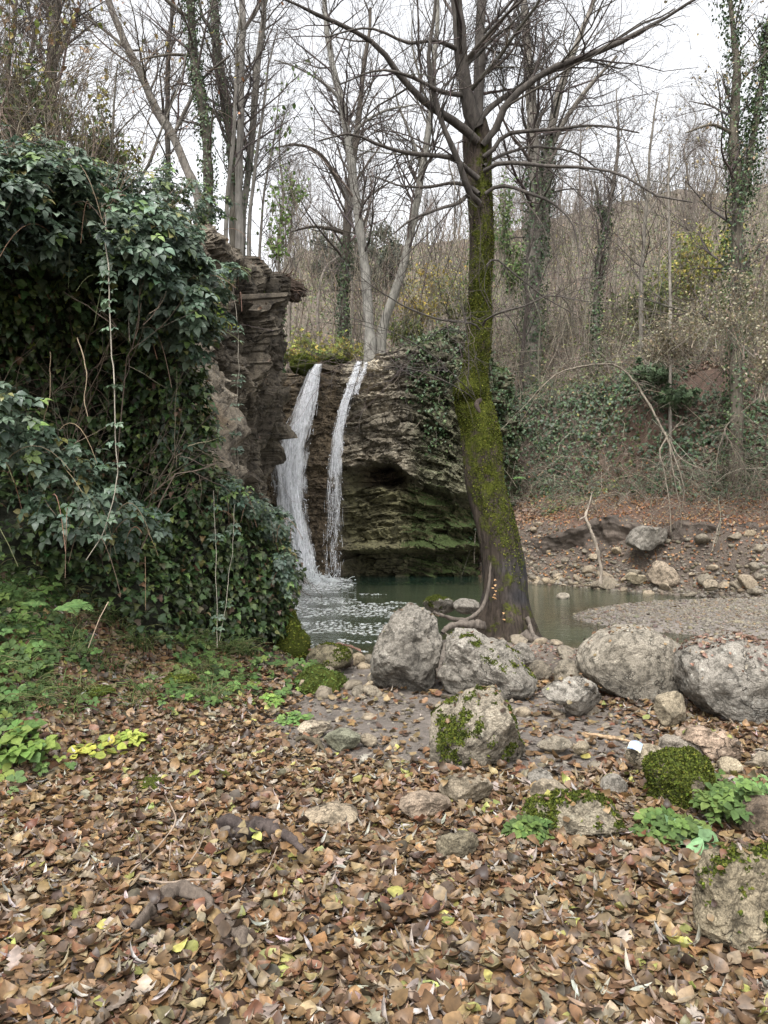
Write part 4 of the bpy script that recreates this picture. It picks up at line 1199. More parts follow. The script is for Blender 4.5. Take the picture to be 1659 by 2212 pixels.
for i in range(190):
    cx, cy = rng.uniform(-3.9, -1.3), rng.uniform(4.0, 6.9)
    q, _ = seg_dist(np.array([cx]), np.array([cy]), FOOT); w2, _ = seg_dist(np.array([cx]), np.array([cy]), WALL)
    if q[0] < .45 or w2[0] > .25: continue
    TG.add(*grass(cx, cy, 26, rng.uniform(.14, .40), .045, [(.09, .14, .045), (.13, .18, .06), (.2, .2, .09)])[:2], 3, palette(26, [(.09, .14, .045), (.13, .18, .06), (.2, .2, .09)]))
tag(TG.build('grass', M['herb']), kind='stuff')

# ------------------------------------------------------------------ fallen leaves
LC = [(.125, .070, .036), (.165, .096, .048), (.205, .128, .066), (.078, .046, .028), (.130, .058, .032), (.215, .155, .09), (.056, .038, .028), (.23, .22, .07), (.15, .112, .07)]
LC = [(r_ * .94, g_ * .96, b_ * .90) for r_, g_, b_ in LC]
LW = [4, 4, 3, 3.4, 1.2, 1.6, 2.4, .6, 2.2]
Ll = Leaves(); Ll.mot = .22
def litter(x, y, size=1., zmax=.024, tilt=.25, dz=0., P=None, Nn=None, cols=LC, wts=LW):
    n = len(x) if P is None else len(P)
    if P is None:
        P = on_land(x, y); Nn = land_n(x, y)
    size = size * .79
    P = P + Nn * (rng.random((n, 1)) ** 1.5 * zmax + .004 + dz)
    kind = rng.random(n)
    for lo, hi, T_, s0, s1, cl, w in ((0, .58, T_LITTER, .04, .108, cols, wts), (.58, .74, T_ROUND, .035, .08, cols, wts), (.74, .925, T_LANCE, .06, .115, [(.27, .245, .215), (.19, .16, .13), (.15, .105, .065)], [1.6, 2.5, 3]), (.925, 1.01, T_OAK, .07, .12, [(.19, .15, .11), (.14, .09, .055), (.25, .21, .165)], [3, 3, 1])):
        i = np.nonzero((kind >= lo) & (kind < hi))[0]
        if len(i): Ll.add(T_, P[i], Nn[i] + rng.normal(size=(len(i), 3)) * tilt, rng.uniform(s0, s1, len(i)) * size, palette(len(i), cl, w, .2))
n = 118000
y = 1.1 + 5.6 * rng.random(n) ** .8
x = rng.uniform(-1, 1, n) * (.62 * y + .9)
pth = path_mask(x, y)
q, _ = seg_dist(x, y, FOOT)
wq, _ = seg_dist(x, y, WALL)
dens = np.where(y < 4.6, 1, 1 - .25 * sst(4.6, 6.5, y)) * (1 - .92 * pth) * np.where(q > 0, 1 - .35 * sst(.3, 1.6, q), 1) * (wq < .1) * (1 - sst(6.2, 6.9, y) * .6)
dens = dens * (.35 + .75 * sst(-.6, .25, fbm(np.stack([x * 1.3, y * 1.3, x * 0], 1), 3, 91)))
k = rng.random(n) < dens
litter(x[k], y[k])
n = 2600
y = rng.uniform(5.0, 8.6, n); x = rng.uniform(-2.4, -.55, n)
q, _ = seg_dist(x, y, FOOT); wq, _ = seg_dist(x, y, WALL)
k = (q > -.1) & (wq < .1)
litter(x[k], y[k], .9)
n = 3200                                                    # red brown drifts between the right boulders
y = rng.uniform(4.2, 8.3, n); x = rng.uniform(1.3, 4.8, n)
k = rng.random(n) < (1 - path_mask(x, y)) * sst(-.3, .3, fbm(np.stack([x, y, x * 0], 1) * 1.4, 3, 95) + .1)
RC = [(.155, .085, .06), (.20, .115, .075), (.11, .06, .045), (.23, .165, .11)]
litter(x[k], y[k], .75, cols=RC, wts=[3, 3, 2, 1.5])
for k_, nn in ((0, 26), (1, 14), (2, 40), (3, 60), (4, 420), (11, 60), (8, 40), (12, 50), (15, 25), (6, 25)):      # leaves lying on boulders
    V_, F_ = ROCKS[k_]
    a, b_, c_ = V_[F_[:, 0]], V_[F_[:, 1]], V_[F_[:, 2]]
    nn_ = np.cross(b_ - a, c_ - a); ar = np.linalg.norm(nn_, axis=1); nn_ = nn_ / ar[:, None]
    w = ar * sst(.55, .85, nn_[:, 2])
    if w.sum() <= 0: continue
    fi = rng.choice(len(F_), nn, p=w / w.sum())
    litter(None, None, .62, .012, .25, 0, (a[fi] + b_[fi] + c_[fi]) / 3, nn_[fi], cols=RC if k_ == 4 else LC, wts=[3, 3, 2, 1.5] if k_ == 4 else LW)
n = 700
x, y = rng.uniform(2.4, 8, n), rng.uniform(9, 13.8, n)
k = land(x, y) > -.19
litter(x[k], y[k], .8)
n = 15000                                                   # the far bank and its ledge
x = rng.uniform(2.7, 12, n); s_ = rng.uniform(.2, 4.2, n); y = np.interp(x, FAR_X, FAR_Y) + s_ / .85
k = rng.random(n) < np.where(s_ < 1.2, .6, 1)
litter(x[k], y[k], .95, .05, .5, cols=[(.23, .10, .045), (.29, .15, .06), (.15, .075, .045), (.26, .18, .10)], wts=[3, 3, 2, 2])
Fb_ = grid_faces(bank_grid.shape[0], bank_grid.shape[1])[:, ::-1]
P_, Nm, fi = sample_faces(bank_grid.reshape(-1, 3), Fb_, 3800)
k = Nm[:, 2] > .35
litter(None, None, .95, .04, .5, 0, P_[k], Nm[k], cols=[(.23, .10, .045), (.29, .15, .06), (.15, .075, .045), (.26, .18, .10)], wts=[3, 3, 2, 2])
Fb_ = grid_faces(left_rock.shape[0], left_rock.shape[1])[:, ::-1]
P_, Nm, fi = sample_faces(left_rock.reshape(-1, 3), Fb_, 15000)
k = Nm[:, 2] > .42 + .3 * rng.random(len(Nm))
litter(None, None, .9, .04, .5, 0, P_[k], Nm[k], cols=[(.13, .09, .06), (.17, .12, .08), (.09, .065, .045), (.09, .11, .035)], wts=[3, 3, 3, 2])
tag(Ll.build('fallen_leaves', M['litter']), kind='stuff')

# ------------------------------------------------------------------ the mossy tree
TWC = np.array([.078, .066, .058])
def twig_cols(n, base=TWC, j=.2): return palette(n, [base, base * 1.35, base * .75], None, j)
def limb(uvdr, n=14):
    """rows u, v, d, radius in metres"""
    a = np.array([(*at(u, v, d), r) for u, v, d, r in uvdr])
    a = resample(a, n)
    return a[:, :3], a[:, 3]

D = 9.2
trk = [(1092,1400,100),(1090,1375,66),(1091,1345,58),(1093,1300,50),(1093,1240,47),(1078,1150,43),(1054,1050,42),(1046,950,43),(1039,900,42),(1031,872,41),(1029,846,38),(1031,820,33),(1032,800,29.5),(1034,775,28),(1042,700,28),(1043,600,26),(1045,500,27),(1041,400,29),(1036,300,31),(1033,262,28),(1033,240,22),(1033,225,12),(1033,215,2)]
a = np.array([(*at(u, v, D), w * .93 * D / FPX) for u, v, w in trk])
a[:, 1] += np.interp(a[:, 2], [-.2, 1, 3, 7], [0, .1, .35, .2])
a = resample(a, 260)
k = 64
th = np.arange(k) * 2 * np.pi / k
T_ = nrm(np.gradient(a[:, :3], axis=0))
A_ = nrm(np.cross(T_, np.array([0, 1., 0]))); B_ = np.cross(T_, A_)
dirs = A_[:, None] * np.cos(th)[:, None] + B_[:, None] * np.sin(th)[:, None]
hgt = a[:, 2]
q = np.stack([np.cos(th)[None] * 1.2 + 0 * hgt[:, None], np.sin(th)[None] * 1.2 + 0 * hgt[:, None], hgt[:, None] * .55 + 0 * th[None]], -1)
rr = a[:, 3][:, None] * (1 + .10 * fbm(q * 1.3, 3, 101) + .07 * np.abs(fbm(q * np.array([5, 5, 1.2]), 3, 102)) * 1.2 + .035 * fbm(q * np.array([9, 9, 6]), 3, 103))
rr *= 1 + sst(.55, -.25, hgt)[:, None] * .30 * np.clip(np.sin(th * 3 + 1.2) * .7 + np.sin(th * 5), -.5, 1.4)[None]      # root flare
ang_front = (np.cos(th)[None] * -1)
kn = at(1015, 850, D)
V = a[:, None, :3] + dirs * rr[..., None]
bul = np.exp(-((V[..., 2] - at(0, 832, D)[2]) / .16) ** 2) * np.clip(np.cos(th - np.pi * .28), 0, 1)[None] ** 1.5
V = V + dirs * (bul * .11)[..., None]
hol = np.exp(-((V[..., 2] - at(0, 862, D)[2]) / .07) ** 2) * np.clip(np.cos(th - np.pi * .3), 0, 1)[None] ** 3
V = V - dirs * (hol * .045)[..., None]
col = np.empty(V.shape[:2] + (4,))
col[..., :3] = np.array([.056, .043, .033]) * (1 + .25 * fbm(V * 2, 3, 105)[..., None])
col[..., :3] *= (1 - .3 * sst(2.2, 1.2, hgt))[:, None, None]
black = sst(.25, .45, hgt) * sst(1.05, .8, hgt)
blackn = np.clip(black[:, None] * (.55 + .8 * fbm(V * 2.2, 3, 106)), 0, 1)[..., None]
col[..., :3] = col[..., :3] * (1 - blackn) + np.array([.032, .031, .033]) * blackn
side = np.sin(th + .3)[None]
col[..., 3] = np.interp(hgt, [-.2, .3, .8, 1.5, 2.2, 3, 4.2, 5, 6, 7], [.16, .16, .20, .28, .36, .52, .48, .36, .24, .1])[:, None] + .12 * np.cos(th - 2.0)[None]
mossy = empty('mossy_tree', at(1092, 1385, D), 'bare tree with a thick leaning mossy trunk standing at the pool edge', 'tree')
trunk = mesh('trunk', V.reshape(-1, 3), grid_faces(260, k, True), M['mossbark'], mossy, col=col.reshape(-1, 4))
# moss tufts that stand off the bark
Vf, Ff = V.reshape(-1, 3), grid_faces(260, k, True)
cm = col.reshape(-1, 4)[:, 3]
P, Nm, fi = sample_faces(Vf, Ff, 26000, weight=np.clip(cm[Ff[:, 0]] - .30, 0, 1) * (.35 + sst(-.2, .5, fbm(Vf[Ff[:, 0]] * 2.5, 3, 107))))
Mo = Leaves()
Mo.add(T_SMALL, P, Nm + rng.normal(size=P.shape) * .7, rng.uniform(.010, .028, len(P)), palette(len(P), [(.06, .072, .013), (.095, .108, .018), (.036, .043, .011), (.15, .16, .03)], [3, 3, 2.5, 1.1], .2), tip=Nm + np.array([0, 0, -.5]) + rng.normal(size=P.shape) * .5)
Mo.build('moss', M['moss'], mossy)
LIMBS = [
 [(1020,262,9.2,.12),(1008,200,9.1,.105),(996,130,9.0,.095),(988,40,8.9,.09),(982,-80,8.8,.08),(975,-200,8.7,.06)],
 [(1030,255,9.3,.09),(1033,180,9.35,.085),(1036,80,9.4,.08),(1042,-40,9.5,.07),(1050,-180,9.6,.05)],
 [(1062,300,9.2,.07),(1085,240,9.15,.075),(1130,190,9.1,.07),(1190,150,9.0,.065),(1270,120,8.9,.055),(1350,85,8.8,.045),(1420,48,8.7,.035),(1500,0,8.6,.025),(1580,-40,8.5,.015)],
 [(1045,245,9.3,.06),(1090,208,9.5,.055),(1150,172,9.7,.05),(1230,138,9.9,.045),(1300,105,10.1,.035),(1380,55,10.3,.025),(1460,20,10.5,.015)],
 [(1018,292,9.2,.09),(980,262,9.0,.08),(920,225,8.8,.07),(870,170,8.6,.06),(820,105,8.4,.05),(760,65,8.2,.04),(680,30,8.0,.03),(600,-10,7.8,.02)],
 [(1018,425,9.1,.065),(990,350,8.9,.06),(962,285,8.8,.055),(940,220,8.7,.05),(928,140,8.6,.045),(935,60,8.5,.035),(942,-40,8.4,.02)],
 [(1015,372,9.2,.055),(985,345,9.0,.05),(940,336,8.8,.045),(880,330,8.6,.04),(830,318,8.4,.032),(760,292,8.2,.024),(690,300,8.0,.015)],
 [(1015,420,9.2,.04),(990,440,9.0,.036),(950,452,8.8,.03),(900,470,8.6,.024),(850,505,8.4,.016)],
 [(1018,405,9.3,.04),(980,395,9.4,.036),(930,402,9.5,.03),(870,400,9.6,.022),(800,380,9.7,.014)],
 [(1064,325,9.2,.045),(1090,292,9.2,.042),(1140,284,9.1,.036),(1210,280,9.0,.03),(1290,272,8.9,.022),(1380,290,8.8,.014)],
 [(1068,355,9.1,.04),(1120,352,8.9,.036),(1190,360,8.7,.032),(1270,362,8.5,.028),(1340,380,8.3,.022),(1420,425,8.1,.016),(1500,440,8.0,.01)],
 [(1068,405,9.2,.042),(1100,403,9.1,.038),(1150,420,9.0,.03),(1200,440,8.9,.024),(1235,480,8.8,.016),(1250,560,8.8,.008)],
 [(1064,345,9.4,.035),(1100,330,9.6,.03),(1160,318,9.8,.026),(1240,330,10,.02),(1330,400,10.2,.012)],
 [(1050,690,8.9,.022),(1090,672,8.6,.022),(1140,660,8.4,.018),(1190,640,8.2,.012),(1260,650,8.0,.008),(1330,655,7.9,.005)],
 [(1018,698,9.0,.02),(960,692,8.7,.02),(900,675,8.5,.017),(840,640,8.3,.012),(780,600,8.1,.007)],
 [(1008,850,9.0,.012),(960,825,8.8,.012),(890,798,8.6,.01),(820,790,8.5,.006)],
 [(1005,835,9.0,.011),(940,775,8.7,.011),(880,735,8.5,.009),(800,700,8.3,.006),(700,670,8.2,.004)],
 [(1010,840,9.1,.012),(1012,770,9.0,.011),(1006,700,8.9,.009),(985,620,8.9,.006),(975,540,8.9,.003)],
 [(1072,560,9.3,.02),(1120,600,9.4,.018),(1170,640,9.5,.014),(1230,680,9.6,.008)],
 [(1000,205,9.1,.05),(950,198,8.7,.04),(890,165,8.4,.03),(820,150,8.1,.02),(730,180,7.9,.012)],
 [(995,110,9.0,.045),(940,88,8.7,.036),(880,92,8.4,.028),(800,60,8.2,.02),(700,80,8.0,.012)],
 [(1036,80,9.4,.04),(1090,20,9.3,.034),(1140,-40,9.2,.026),(1200,-100,9.1,.018)],
]
LP, LR = [], []
for l in LIMBS:
    cu_ = float(np.interp(-l[0][1], [-t_[1] for t_ in trk], [t_[0] for t_ in trk]))
    if abs(cu_ - l[0][0]) < 60 and l[0][1] > 225: l = [(cu_ * .75 + l[0][0] * .25, l[0][1] + 14, D + .03, l[0][3] * .95)] + l
    pts, r_ = limb(l, 14)
    pts = pts + .03 * np.stack([fbm(pts * 2.2, 2, 110), fbm(pts * 2.2, 2, 111), fbm(pts * 2.2, 2, 112)], 1) * np.linspace(0, 1, 14)[:, None]
    r_ = r_ * (.8 if l[0][3] > .085 and l[-1][1] < -150 else .62)
    LP.append(pts); LR.append(r_)
    Tubes().add(pts, r_[None] * (1 + .08 * fbm(pts * 5, 2, 113))[None], 10, (.080, .070, .061), .18, 9).build('limb', M['bark'], mossy)
LP, LR = np.array(LP), np.array(LR)
T = Tubes()
p1, r1 = grow(LP, LR, 230, (.7, 1.9), (30, 75), .08, 8, .15, .36, .15, 1., .0035)
p2, r2 = grow(p1, r1, 950, (.3, .95), (25, 65), .05, 6, .16, .6, .15, 1., .0028)
p3, r3 = grow(p2, r2, 3000, (.12, .42), (25, 70), .0, 5, .18, .7, .1, 1., .002)
T.add(p1, r1, 5, twig_cols(len(p1))); T.add(p2, r2, 4, twig_cols(len(p2))); T.add(p3, r3, 3, twig_cols(len(p3)))
# the dense dark clump of fine twigs hanging right of the forks
i = rng.integers(0, 2, 120)
c0 = np.array([at(u, v, 9.5) for u, v in zip(rng.uniform(1040, 1170, 120), rng.uniform(-20, 150, 120))])
dd = np.stack([rng.normal(size=120) * .25, rng.normal(size=120) * .3, rng.normal(size=120) * .25 - .15], 1)
p4 = c0[:, None] + dd[:, None] * np.linspace(0, 1, 6)[None, :, None] * 1.2
p4[:, :, 2] -= .25 * np.linspace(0, 1, 6) ** 2
p5, r5 = grow(p4, np.full((120, 6), .004), 1300, (.12, .4), (20, 80), -.15, 5, .2, .8, 0., 1., .0022)
T.add(p4, .0035, 4, twig_cols(120)); T.add(p5, r5, 3, twig_cols(len(p5), TWC * .8))
T.build('crown', M['twig'], mossy)
# roots and small things on the foot
for rt in ([(1060,1215,8.97,.010),(1056,1262,8.92,.015),(1048,1298,8.87,.019),(1034,1322,8.8,.022),(1012,1336,8.75,.024),(985,1338,8.7,.026),(955,1330,8.65,.022),(935,1322,8.6,.015)],
           [(1045,1352,8.9,.05),(1010,1348,8.6,.045),(975,1352,8.4,.035),(955,1368,8.3,.02)],
           [(1130,1372,8.9,.06),(1165,1385,8.7,.045),(1200,1392,8.6,.035),(1225,1402,8.5,.02)],
           [(1100,1395,8.8,.07),(1115,1412,8.4,.05),(1140,1418,8.1,.035),(1175,1415,7.9,.02)],
           [(1140,1335,9.0,.03),(1150,1368,8.8,.025),(1160,1392,8.6,.015)]):
    pts, r_ = limb(rt, 40)
    pale = rt[0][1] == 1240
    Tubes().add(pts, r_[None], 12, (.20, .16, .115) if pale else (.12, .10, .083), .45, 20).build('root', M['bark'], mossy)
Fg = Leaves()
for u, v in ((1068,1252),(1070,1262),(1066,1270),(1071,1276),(1068,1284),(1065,1290),(1072,1292),(1085,1322),(1088,1338)):
    Fg.add(T_ROUND, at(u + rng.normal() * 2, v, 8.88)[None], np.array([[rng.normal() * .2, -.4, 1.]]), .04, (.34, .20, .09), tip=np.array([[0, -1., -.1]]))
Fg.build('bracket_fungus', M['litter'], mossy)
Kb = Tubes()
pts, r_ = limb([(1038,862,8.9,.035),(1030,872,8.78,.045),(1033,884,8.7,.035),(1037,892,8.66,.012)], 10)
Kb.add(pts, r_[None] * .7, 9, (.06, .045, .035), .3, 20).build('branch_stub', M['bark'], mossy)

# ------------------------------------------------------------------ other bare trees
def bare_tree(label, trunks, n1=40, n2=160, n3=500, ivy=None, col=(.17, .155, .13), lens=((.9, 2.4), (.5, 1.2), (.2, .55)), up=.18, tw=TWC, name='bare_tree', group=None, moss=0., tl=.3, rmin=.0035, ang=(25, 65), leaves=None):
    tr = []
    for ti, t_ in enumerate(trunks):
        a_ = [(*at(u, v, d), r * .84) for u, v, d, r in t_]
        b_ = a_[0]
        zl = float(land(np.array([b_[0]]), np.array([b_[1]]))[0])
        if ti == 0 or t_[0][1] > trunks[0][0][1] - 60:
            if b_[2] > zl - .25: a_ = [(b_[0], b_[1], max(zl - .3, b_[2] - (1.3 if b_[0] < 3 and b_[1] < 23 else 7.)), b_[3] * 1.25)] + a_
            a_ = [q for i_, q in enumerate(a_) if i_ == 0 or q[2] > zl]
        a_ = resample(a_, 44)
        tr.append((a_[:, :3], a_[:, 3]))
    tr = [(p_ + (.05 * np.linspace(0, 1, 44)[:, None]) * np.stack([fbm(p_ * .9, 3, 120 + i), fbm(p_ * .9, 3, 130 + i), p_[:, 0] * 0], 1), r_) for i, (p_, r_) in enumerate(tr)]
    e = empty(name, tr[0][0][0], label, 'tree', group)
    for i, (p_, r_) in enumerate(tr):
        c = np.array(col) * .72 * np.exp(rng.normal() * .08)
        Tubes().add(p_, r_[None] * (1 + .1 * fbm(p_ * 3, 2, 7)[None]), 14, c, .16, 5).build('trunk' if i == 0 or trunks[i][0][1] > trunks[0][0][1] - 60 else 'limb', M['bark'], e)
    rmin *= .8; col = tuple(np.array(col) * .72)
    P0, R0 = np.array([t[0] for t in tr]), np.array([t[1] for t in tr])
    T = Tubes()
    n1, n2, n3 = int(n1 * .9), int(n2 * .85), int(n3 * .85)
    p1, r1 = grow(P0, R0, n1, lens[0], ang, up, 8, .13, .34, tl, 1., rmin * 1.8)
    T.add(p1, r1, 5, twig_cols(len(p1), tw))
    if n2:
        p2, r2 = grow(p1, r1, n2, lens[1], (25, 65), up * .6, 6, .16, .55, .12, 1., rmin * 1.2)
        T.add(p2, r2, 4, twig_cols(len(p2), tw))
        p3, r3 = grow(p2, r2, n3, lens[2], (25, 65), up * .4, 5, .18, .7, .1, 1., rmin)
        T.add(p3, r3, 3, twig_cols(len(p3), tw))
    T.build('crown', M['twig'], e)
    if ivy:
        Lv = Leaves()
        for ti, v_lo, v_hi, nn, spread, sz in ivy:
            p_, r_ = tr[ti]
            s0 = rng.uniform(v_lo, v_hi, nn) * 43
            i = np.minimum(s0.astype(int), 42); f = (s0 - i)[:, None]
            c = p_[i] * (1 - f) + p_[i + 1] * f
            rr_ = r_[i]
            d_ = rng.normal(size=(nn, 3)); d_[:, 2] *= .4; d_ = nrm(d_)
            lump = .4 + .9 * np.clip(.5 + fbm(c * 1.6 + d_ * .5, 2, 140), 0, 1.4)
            q_ = c + d_ * (rr_ + spread * lump * rng.random(nn) ** .7)[:, None]
            Lv.add(T_IVY if sz > .06 else T_SMALL, q_, d_ + np.array([0, 0, .4]) + rng.normal(size=(nn, 3)) * .35, rng.uniform(.7, 1.3, nn) * sz, palette(nn, [(.035, .065, .025), (.05, .085, .03), (.08, .12, .035)], [3, 3, 1.4], .22), tip=np.array([0, 0, -1.]) + rng.normal(size=(nn, 3)) * .5)
        Lv.build('ivy', M['ivy'], e)
    if leaves:
        nn, cl, sz = leaves
        i = rng.integers(0, len(p3), nn)
        q_ = p3[i, rng.integers(1, 5, nn)]
        Leaves().add(T_SMALL, q_, rng.normal(size=(nn, 3)), rng.uniform(.7, 1.3, nn) * sz, palette(nn, cl), tip=np.array([0, 0, -1.]) + rng.normal(size=(nn, 3)) * .4).build('dry_leaves', M['litter'], e)
    return e

# on the left cliff
DL = 13.0
bare_tree('grey trunk leaning far to the left on the left cliff top', [[(430,440,DL,.10),(405,370,DL,.095),(375,300,DL,.09),(335,230,DL,.085),(300,150,DL,.08),(270,85,DL,.075),(235,0,DL,.07),(190,-120,DL,.05)], [(372,298,DL,.04),(400,240,DL,.035),(440,170,DL,.03),(500,120,DL-.4,.02)], [(285,115,DL,.035),(230,70,DL,.03),(160,20,DL,.02)]], 26, 130, 420, col=(.20, .18, .155), leaves=(50, [(.25, .12, .06), (.35, .28, .10)], .09))
bare_tree('ivy clad tree with a gently curved trunk right of the leaning grey trunk', [[(448,450,12.6,.105),(449,380,12.6,.10),(445,300,12.6,.10),(434,220,12.6,.095),(420,140,12.6,.09),(413,60,12.6,.085),(408,-20,12.6,.08),(400,-150,12.6,.06)], [(414,45,12.6,.045),(385,20,12.5,.04),(350,-10,12.4,.03)], [(412,120,12.6,.03),(370,118,12.5,.025),(300,125,12.4,.015)]], 22, 110, 350, ivy=[(0, .05, 1, 2600, .10, .05)], col=(.13, .115, .09))
bare_tree('ivy clad tree slanting left behind the pale twin trunks', [[(505,450,14.6,0.109),(502,370,14.6,0.109),(495,280,14.6,0.109),(480,190,14.6,0.109),(470,120,14.6,0.098),(462,20,14.6,0.093),(455,-140,14.6,0.066)], [(466,70,14.6,0.044),(440,40,14.5,0.038),(425,-30,14.4,0.022)]], 20, 110, 350, ivy=[(0, .25, 1, 2200, .11, .05)], col=(.14, .125, .10))
bare_tree('tall pale trunk on the tip of the left cliff', [[(517,500,14.3,0.095),(515,430,14.3,0.089),(516,350,14.3,0.084),(520,260,14.3,0.078),(521,160,14.3,0.076),(524,60,14.3,0.073),(520,-20,14.3,0.067),(524,-150,14.3,0.056)], [(522,75,14.3,0.045),(535,50,14.3,0.042),(560,10,14.2,0.033),(590,-60,14.1,0.022)]], 24, 120, 400, col=(.27, .25, .22))
bare_tree('pale trunk leaning right behind the tall pale trunk', [[(522,480,14.6,0.089),(530,420,14.6,0.087),(540,330,14.6,0.084),(548,240,14.6,0.080),(558,130,14.6,0.073),(566,40,14.6,0.067),(575,-80,14.6,0.050)]], 24, 110, 380, col=(.24, .22, .19), ivy=[(0, .0, .4, 350, .06, .05)])
bare_tree('slim young tree in front of the tall pale trunk', [[(489,470,13.9,0.050),(495,380,13.9,0.046),(503,290,13.9,0.044),(508,200,13.9,0.039),(512,100,13.9,0.028),(518,0,13.9,0.017)]], 20, 80, 240, col=(.25, .23, .20))
bare_tree('thin pole tree curving right beside the pale trunks', [[(538,480,14.3,0.045),(546,400,14.3,0.043),(556,320,14.3,0.039),(566,240,14.3,0.034),(580,150,14.3,0.022),(600,60,14.3,0.013)]], 20, 80, 240, col=(.26, .24, .21))
bare_tree('dark ivy footed tree behind the leaning grey trunk', [[(362,400,14.5,.07),(361,330,14.5,.065),(360,260,14.5,.06),(362,180,14.5,.055),(366,90,14.5,.05),(368,-20,14.5,.035)]], 26, 130, 420, ivy=[(0, 0, .35, 700, .08, .055)], col=(.12, .105, .09), leaves=(60, [(.25, .12, .06), (.3, .2, .1)], .09))
bare_tree('thin forked sapling rising from the brambles at left', [[(242,420,9.5,.025),(242,350,9.5,.023),(243,300,9.5,.02),(248,230,9.5,.016),(252,140,9.5,.01)], [(243,310,9.5,.014),(222,250,9.5,.011),(212,170,9.5,.007)], [(244,300,9.5,.014),(280,260,9.4,.01),(330,215,9.3,.006)]], 22, 90, 260, lens=((.5, 1.3), (.3, .7), (.12, .35)), rmin=.0022)
bare_tree('thin tree leaning right above the bramble crest', [[(300,420,10,.022),(325,350,10,.02),(350,280,10,.018),(385,200,10,.012),(400,120,10,.008)]], 18, 80, 240, lens=((.5, 1.3), (.3, .7), (.12, .35)), rmin=.0022, tw=TWC * .8)
bare_tree('thick vague trunk high on the slope at upper left', [[(112,330,13.5,.13),(113,240,13.5,.125),(113,160,13.5,.12),(115,70,13.5,.11),(118,-40,13.5,.09)], [(114,150,13.5,.05),(140,90,13.4,.04),(170,20,13.3,.03)], [(113,180,13.5,.045),(80,100,13.4,.04),(60,10,13.3,.025)]], 40, 240, 800, col=(.22, .20, .17), leaves=(160, [(.16, .20, .04), (.30, .25, .06)], .10))
bare_tree('twiggy tree at the upper left picture corner', [[(30,330,9.5,.05),(28,250,9.5,.045),(20,160,9.5,.04),(30,60,9.5,.03),(25,-60,9.5,.02)], [(25,220,9.5,.03),(60,130,9.4,.025),(80,30,9.3,.015)], [(-60,300,9,.04),(-40,200,9,.035),(-30,80,9,.025),(-20,-40,9,.015)]], 50, 320, 1300, lens=((.7, 1.7), (.4, .9), (.15, .45)), rmin=.0028, leaves=(260, [(.20, .24, .05), (.34, .28, .06), (.25, .16, .08)], .09), col=(.2, .17, .15))

# above the falls
DC = 20.
bare_tree('ivy footed tree with a long left hand branch above the falls', [[(744,730,22,.17),(742,690,22,.16),(741,640,22,.15),(746,560,22,.15),(750,480,22,.15),(756,400,22,.14),(765,320,22,.12),(778,230,22,.10),(790,120,22,.07),(800,20,22,.05)], [(742,505,22,.07),(728,498,21.8,.07),(700,492,21.5,.06),(670,490,21.2,.045),(630,502,21,.03),(600,520,20.8,.018)], [(756,440,22,.10),(735,400,21.8,.09),(712,360,21.5,.08),(680,325,21.2,.06),(640,312,21,.04),(590,320,20.8,.02)]], 44, 260, 900, ivy=[(0, .03, .38, 1300, .12, .07)], col=(.13, .11, .09), lens=((1.2, 3.2), (.6, 1.6), (.3, .8)), rmin=.005)
bare_tree('pale lichen spotted trunk standing right above the thin waterfall', [[(799,762,19.6,.20),(798,735,19.6,.17),(797,700,19.6,.155),(792,620,19.6,.145),(784,540,19.6,.14),(772,460,19.6,.14),(762,380,19.6,.14),(750,300,19.6,.13),(738,230,19.6,.12),(722,150,19.6,.10),(706,60,19.6,.085),(698,-60,19.6,.06)], [(752,310,19.6,.06),(780,270,19.4,.05),(830,240,19.2,.035),(900,225,19,.02)], [(735,215,19.6,.06),(700,180,19.4,.045),(650,150,19.2,.03),(590,130,19,.018)]], 52, 300, 1000, col=(.30, .285, .25), lens=((1.2, 3.), (.6, 1.5), (.3, .8)), rmin=.0045)
bare_tree('leaning pale trunk with dark moss line right of the lichen spotted trunk', [[(822,735,19.8,.19),(830,700,19.8,.15),(846,650,19.8,.14),(866,590,19.8,.13),(884,520,19.8,.125),(900,440,19.8,.12),(914,350,19.8,.115),(926,270,19.8,.105),(935,180,19.8,.09),(942,80,19.8,.07),(948,-40,19.8,.05)], [(912,370,19.8,.05),(890,300,19.6,.04),(860,230,19.4,.03),(840,150,19.2,.018)]], 46, 270, 900, col=(.27, .255, .22), lens=((1.2, 3.), (.6, 1.5), (.3, .8)), rmin=.0045)
bare_tree('slim crooked tree behind the rock stump left of the falls', [[(607,720,20,.06),(606,620,20,.055),(600,520,20,.05),(610,430,20,.045),(604,330,20,.03),(610,240,20,.02)]], 26, 130, 420, ivy=[(0, 0, .3, 500, .1, .07)], col=(.2, .18, .155), lens=((.9, 2.3), (.5, 1.2), (.25, .6)), rmin=.0045)
bare_tree('slim grey tree rising behind the left cliff tip', [[(560,560,16.3,0.037),(566,470,16.3,0.035),(575,380,16.3,0.030),(590,290,16.3,0.021),(600,200,16.3,0.013)]], 26, 130, 400, col=(.2, .18, .155), lens=((.7, 1.8), (.4, .9), (.2, .5)), leaves=(90, [(.10, .16, .04), (.13, .2, .05)], .12))
